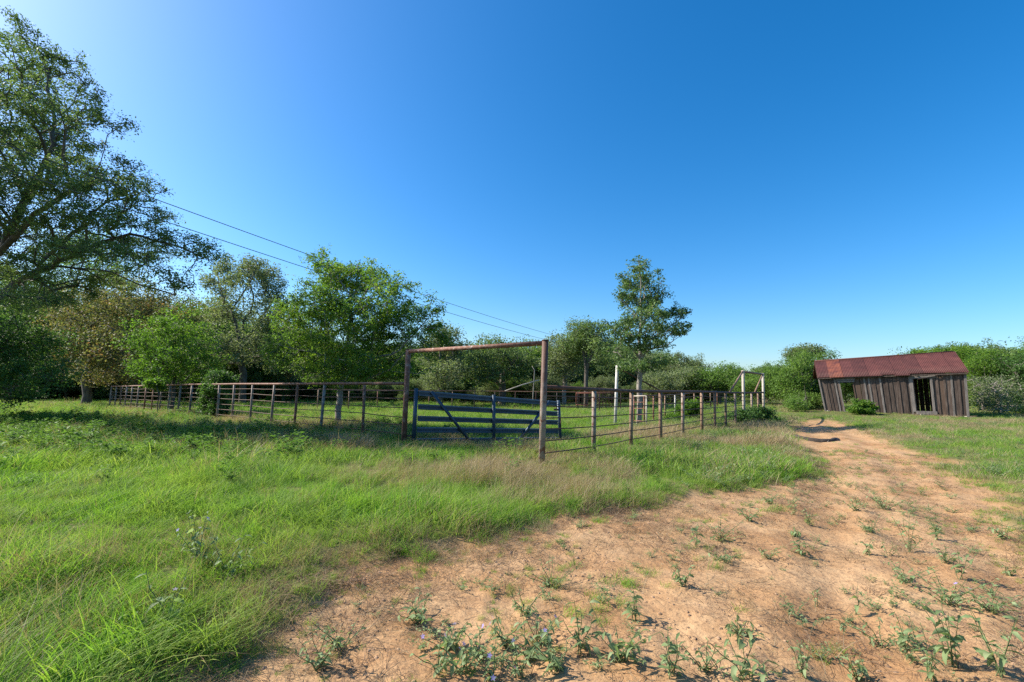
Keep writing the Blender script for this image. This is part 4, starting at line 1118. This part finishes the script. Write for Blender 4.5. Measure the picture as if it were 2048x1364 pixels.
    def sheets(E0, E1, T0, T1, n, side):
        for i in range(n):
            s0, s1 = i / n, (i + 1) / n + 0.012
            nw = 9; m_ = nw * 4 + 1; rows = 4; V = []
            nrm = np.cross(E1 - E0, T0 - E0); nrm /= np.linalg.norm(nrm); nrm *= np.sign(nrm[2])
            lift = 0.012 * (i % 2); jag = rng.randn() * 0.06
            for r_ in range(rows):
                t = r_ / (rows - 1)
                for j in range(m_):
                    s = s0 + (s1 - s0) * j / (m_ - 1)
                    a, b = E0 + (E1 - E0) * s, T0 + (T1 - T0) * s
                    V.append(a + (b - a) * (t * 1.0 + (1 - t) * jag * 0.4) + nrm * (0.011 * math.cos(2 * math.pi * nw * j / (m_ - 1)) + lift + 0.02 + 0.012 * math.sin(5 * s + 3 * t)))
            Q = [(r_ * m_ + j, r_ * m_ + j + 1, (r_ + 1) * m_ + j + 1, (r_ + 1) * m_ + j) for r_ in range(rows - 1) for j in range(m_ - 1)]
            b = MB(); b.add(np.array(V), Q); ob = b.build('roof_sheet', ROOFO if (i == 1 and side == 0) else ROOF, roof, True, o)
            sm = ob.modifiers.new('thickness', 'SOLIDIFY'); sm.thickness = 0.003
    sheets(el, er, rl, rr, 11, 0); sheets(bel, ber, rl, rr, 11, 1)
    m = MB(); m.tube([rl + up * .035, rl * .5 + rr * .5 + up * .03, rr + up * .035], 0.045, 8); m.build('ridge_cap', ROOF, roof, True, o)
    m = MB(); m.beam(el + nb * .05 - up * .03, er + nb * .05 - up * .03, 0.03, 0.07); m.build('fascia_board', WOOD, roof, False, o)
    for a, b in ((el, rl), (er, rr)):
        m = MB(); m.beam(a - up * .035, b - up * .035, 0.03, 0.08); m.build('rake_board', RUSTD, roof, False, o)
    for s in np.linspace(0.05, 0.95, 8):
        a, b = el + (er - el) * s, rl + (rr - rl) * s
        m = MB(); m.beam(a - up * .06 + nb * .1, b - up * .06, 0.04, 0.08); m.build('rafter', WOODB, roof, False, o)
    # corner stones
    for s in (0.995, 0.7, 0.35, 0.02):
        p = W(s, -0.05, 0.1); z = gz(p[0], p[1]); m = MB(); h = max(0.12, p[2] - z + 0.1)
        m.box((p[0], p[1], z + h / 2 - 0.08), (0.32, 0.3, h)); m.build('foundation_stone', CONC, e, False, o)
    tag(e, 'old leaning plank shed with a rusted red iron roof', 'shed')
shed()

# log lying across the track
def log():
    rng = RS(3); P = [gp(x, y) for x, y in ((1588, 872), (1604, 877), (1622, 882), (1642, 884.5), (1660, 883.5), (1676, 879))]
    a = P[0]; e = empty('fallen_log', a); pts = resample(P, 0.25, rng, 0.012); pts[:, 2] += 0.01; n = len(pts)
    dark = solid_mat('dark_rotten_wood', [(0.3, (0.018, 0.014, 0.012)), (0.7, (0.065, 0.050, 0.040))], 5, 0.95, bump=0.9, bscale=16)
    m = MB(); m.tube(pts, (0.095 + 0.012 * np.sin(np.arange(n) * 1.7)) * np.sin(np.linspace(0.25, 2.85, n)) ** 0.6, 9); m.build('trunk', dark, e, True, a)
    b = pts[n // 2] + np.array([0.1, -0.16, 0.03]); c = pts[-2] + np.array([0, -0.16, 0.04])
    m = MB(); m.tube([b, b * .5 + c * .5 + np.array([0, 0.02, 0.02]), c], [0.012, 0.022, 0.016], 6); m.build('bare_limb', BARKP, e, True, a)
    tag(e, 'dark rotten log lying in the dirt track near the shed', 'log')
log()

# ------------------------------------------------------------------ weeds standing on the dirt, one by one
def leaf_mesh(seed, L=1.0, Wd=0.26, curl=0.5):
    rng = RS(seed); n = 6; V, Q = [], []
    for i in range(n + 1):
        t = i / n; w = Wd * (math.sin(math.pi * min(1, t * 0.94 + 0.06)) ** 0.8) * (1 + 0.18 * math.sin(i * 2.4 + seed)) / 2
        if i == n: w = 0.004
        x = L * (t - 0.12 * curl * t * t); z = -curl * 0.45 * L * t * t + 0.12 * t
        V += [(x, -w, z + w * 0.5), (x, 0, z), (x, w, z + w * 0.5)]
    for i in range(n):
        a = 3 * i; Q += [(a, a + 1, a + 4, a + 3), (a + 1, a + 2, a + 5, a + 4)]
    return mesh_np('leaf', np.array(V), np.array(Q), [LF['weed']], np.full(len(V), 0.2 + 0.25 * seed), smooth=True)
LEAVES = [leaf_mesh(s, 1.0, 0.24 + 0.05 * s, 0.4 + 0.35 * s) for s in range(4)]

def flower_mesh():
    V, Q = [(0, 0, 0)], []
    for k in range(5):
        a = 2 * math.pi * k / 5; i = len(V)
        for da, r, z in ((-0.5, 0.5, 0.1), (0, 1.0, 0.16), (0.5, 0.5, 0.1)): V.append((math.cos(a + da) * r, math.sin(a + da) * r, z))
        Q.append((0, i, i + 1, i + 2))
    return mesh_np('flower', np.array(V), np.array(Q), [FLOWER], np.full(len(V), 0.6))
FLW = flower_mesh()

def weed(px, py, h, nst, label, flowers=0, droop=0.0, seed=0, group=None, leaves=6, wide=None):
    rng = RS(1000 + seed); b = gp(px, py); e = empty('weed', b)
    if any(k in label for k in ('tall', 'upright', 'slender', 'single', 'thin')): wide = 0.35; h *= 1.1
    elif any(k in label for k in ('sprawl', 'spread', 'wide', 'low ', 'cluster')): wide = 1.15; nst += 2
    h *= 1.2
    if wide is None: wide = (0.35, 0.9, 0.6, 1.3)[seed % 4]; nst += (0, 2, 1, 3)[seed % 4] if nst > 2 else 0; h = h * (1.0, 0.9, 1.0, 0.72)[seed % 4]
    ls = (0.75, 1.0, 1.2)[seed % 3]; leaves = leaves + (2, 0, -1)[seed % 3]; turn = rng.rand() * 6.28
    for s in range(nst):
        az = turn + s * 6.28 / nst + rng.randn() * 0.5; ln = wide * (0.3 + 0.9 * rng.rand()); hh = h * (0.45 + 0.65 * rng.rand())
        tip = np.array([math.cos(az) * ln * h, math.sin(az) * ln * h, hh])
        ax = [np.array([0, 0, -0.01]) + np.array([rng.randn(), rng.randn(), 0]) * 0.014]
        for t in (0.35, 0.7, 1.0): ax.append(np.array([tip[0] * t ** 1.2, tip[1] * t ** 1.2, tip[2] * (t - droop * 0.5 * t * t)]) + rng.randn(3) * 0.008)
        m = MB(); m.tube(np.array(ax), [0.0032, 0.0027, 0.0022, 0.0014], 4, cap=False); m.build('stem', STEMG, e, True)
        for i in range(leaves):
            t = 0.15 + 0.85 * (i + 0.8 * rng.rand()) / leaves; x = t * 3; j = min(int(x), 2); p = ax[j] * (1 - (x - j)) + ax[j + 1] * (x - j)
            L = ls * (0.036 + 0.11 * h) * (0.5 + 0.9 * rng.rand()) * (1.15 - 0.45 * t)
            l = bpy.data.objects.new('leaf', LEAVES[rng.randint(4)]); COL.objects.link(l); l.parent = e
            l.location = p; l.rotation_euler = (rng.randn() * 0.45, -0.5 + rng.rand() * 0.9 + droop * 0.8, i * 2.4 + rng.rand() * 1.6); l.scale = (L, L * (0.8 + 0.4 * rng.rand()), L)
        if s < flowers:
            f = bpy.data.objects.new('flower', FLW); COL.objects.link(f); f.parent = e
            f.location = ax[-1] + [0, 0, 0.012]; f.rotation_euler = (0.5 + rng.rand() * 0.6, rng.randn() * 0.3, rng.rand() * 6); f.scale = (0.017,) * 3
    return tag(e, label, 'weed', group)

WEEDS = [
    (1618, 1050, .17, 5, 'bushy green weed on the bare dirt midway to the shed'),
    (1590, 1072, .13, 4, 'drooping weed bent over just left of a bushy green one', 0, .8),
    (1603, 1112, .15, 4, 'upright weed below the drooping one in the middle of the dirt'),
    (1536, 1118, .11, 4, 'low spreading weed near the middle of the bare dirt'),
    (1588, 1030, .10, 3, 'small weed behind the bushy green one on the dirt'),
    (1540, 1008, .16, 4, 'pale weed at the far edge of the grass where dirt begins'),
    (1771, 1020, .22, 9, 'wide clump of weeds in the middle of the track', 0, 0),
    (1712, 1022, .15, 6, 'low clump just left of the wide weed clump on the track'),
    (1746, 1067, .15, 4, 'weed standing below the wide clump on the track'),
    (1819, 1104, .28, 5, 'tallest slender weed right of the track middle'),
    (1872, 1078, .16, 5, 'leafy weed right of the tallest slender weed'),
    (1737, 1110, .12, 4, 'flat sprawling weed left of the tallest slender weed'),
    (1782, 1112, .13, 3, 'thin weed between the sprawling one and the tall slender one'),
    (1890, 1126, .16, 4, 'weed with pale top leaves at right of the dirt'),
    (1922, 1158, .20, 4, 'upright weed behind the big flowering one at right'),
    (1900, 1210, .30, 9, 'big weed with a violet flower at right of the dirt', 2),
    (1810, 1166, .17, 5, 'spreading weed left of the big flowering one'),
    (2005, 1078, .16, 6, 'bushy weed near the right edge above the others'),
    (2017, 1152, .12, 4, 'drooping weed at the right edge beside bare dirt', 0, .7),
    (1980, 1224, .18, 6, 'feathery weed just right of the big flowering one'),
    (1715, 1228, .17, 2, 'single stemmed weed casting a thin shadow on clear dirt'),
    (1634, 1215, .12, 2, 'tiny sprouting weed left of the single stemmed one'),
    (1692, 1268, .13, 2, 'two leaved seedling with a crossed shadow on the dirt'),
    (1477, 1268, .16, 6, 'wilted bundle of grey leaves lying over to the right', 0, 1.1),
    (1607, 1354, .20, 5, 'bright green weed at the bottom edge right of centre'),
    (1714, 1360, .16, 4, 'toothed weed cut off by the bottom edge'),
    (1488, 1358, .17, 5, 'dark leafed weed at the bottom edge below the wilted bundle'),
    (1766, 1295, .20, 4, 'weed with broad leaves left in the bottom right group'),
    (1810, 1298, .19, 4, 'weed with open leaves in the middle of the bottom right group'),
    (1905, 1332, .30, 6, 'tall grey weed in the bottom right group'),
    (1862, 1362, .22, 5, 'grey weed at the bottom edge under the tall grey one'),
    (2003, 1354, .28, 5, 'tall green weed in the bottom right corner', 0, 0),
    (1346, 1354, .22, 5, 'ragged weed at the bottom edge with a dark shadow on sand'),
    (1414, 1345, .18, 4, 'weed just right of the ragged one at the bottom edge'),
    (1363, 1173, .16, 4, 'weed on the pale sand left of the dirt'),
    (1447, 1123, .14, 4, 'weed with a long shadow at the left of the dirt'),
    (1440, 1082, .22, 7, 'cluster of pale weeds beside the grass edge'),
    (1500, 1043, .17, 6, 'pale weed clump nearest the grass where it meets dirt'),
    (1393, 1094, .20, 3, 'thin upright weed left of the pale cluster'),
    (1102, 1174, .15, 8, 'compact round weed alone on the dirt below the gate post'),
    (1160, 1308, .22, 6, 'weed with narrow pale leaves right of the flowering patch'),
    (1237, 1322, .24, 6, 'large leafed weed with hard shadow right of the flowering patch'),
    (1050, 1230, .13, 6, 'low curled weed above the flowering patch'),
    (832, 1248, .16, 6, 'dark sprawling weed left of the flowering patch'),
    (1270, 1244, .20, 4, 'tall thin weed above the large leafed one'),
    (680, 1300, .17, 5, 'grey weed on the dirt near the bottom left grass edge'),
    (636, 1342, .18, 6, 'grey leafed weed at the bottom edge nearest the grass'),
]
for i, w in enumerate(WEEDS):
    px, py, h, n, lab = w[:5]; fl = w[5] if len(w) > 5 else 0; dr = w[6] if len(w) > 6 else 0
    weed(px, py, h, n, lab, fl, dr, i, leaves=7 if n > 2 else 4)
PATCH = [(900, 1300, 'topmost weed at the left of the flowering patch at bottom centre'), (960, 1320, 'flowering weed in the middle left of the dense bottom centre patch'),
         (1010, 1295, 'flowering weed at the top of the dense bottom centre patch'), (1060, 1325, 'flowering weed right of the middle of the bottom centre patch'),
         (985, 1352, 'flowering weed cut by the bottom edge in the patch middle'), (930, 1345, 'second weed from the left along the bottom of the flowering patch'),
         (1080, 1290, 'flowering weed at the top right of the bottom centre patch'), (1040, 1356, 'flowering weed at the bottom edge right of the patch middle'),
         (880, 1345, 'leftmost weed at the bottom of the flowering patch'), (1110, 1345, 'rightmost weed of the flowering patch at bottom centre')]
for i, (px, py, lab) in enumerate(PATCH):
    weed(px, py, 0.16, 6, lab, 1 if i % 2 else 2, 0.1, 200 + i, group='weeds of the flowering patch', leaves=7, wide=0.8)
weed(395, 1130, 0.36, 8, 'weed with violet flowers standing in the grass at left', 4, 0, 300)
weed(450, 1150, 0.30, 5, 'grey green weed in the grass beside the violet flowered one', 0, 0.3, 301)
weed(330, 1260, 0.28, 4, 'pale weed in the long grass at lower left', 1, 0.2, 302)
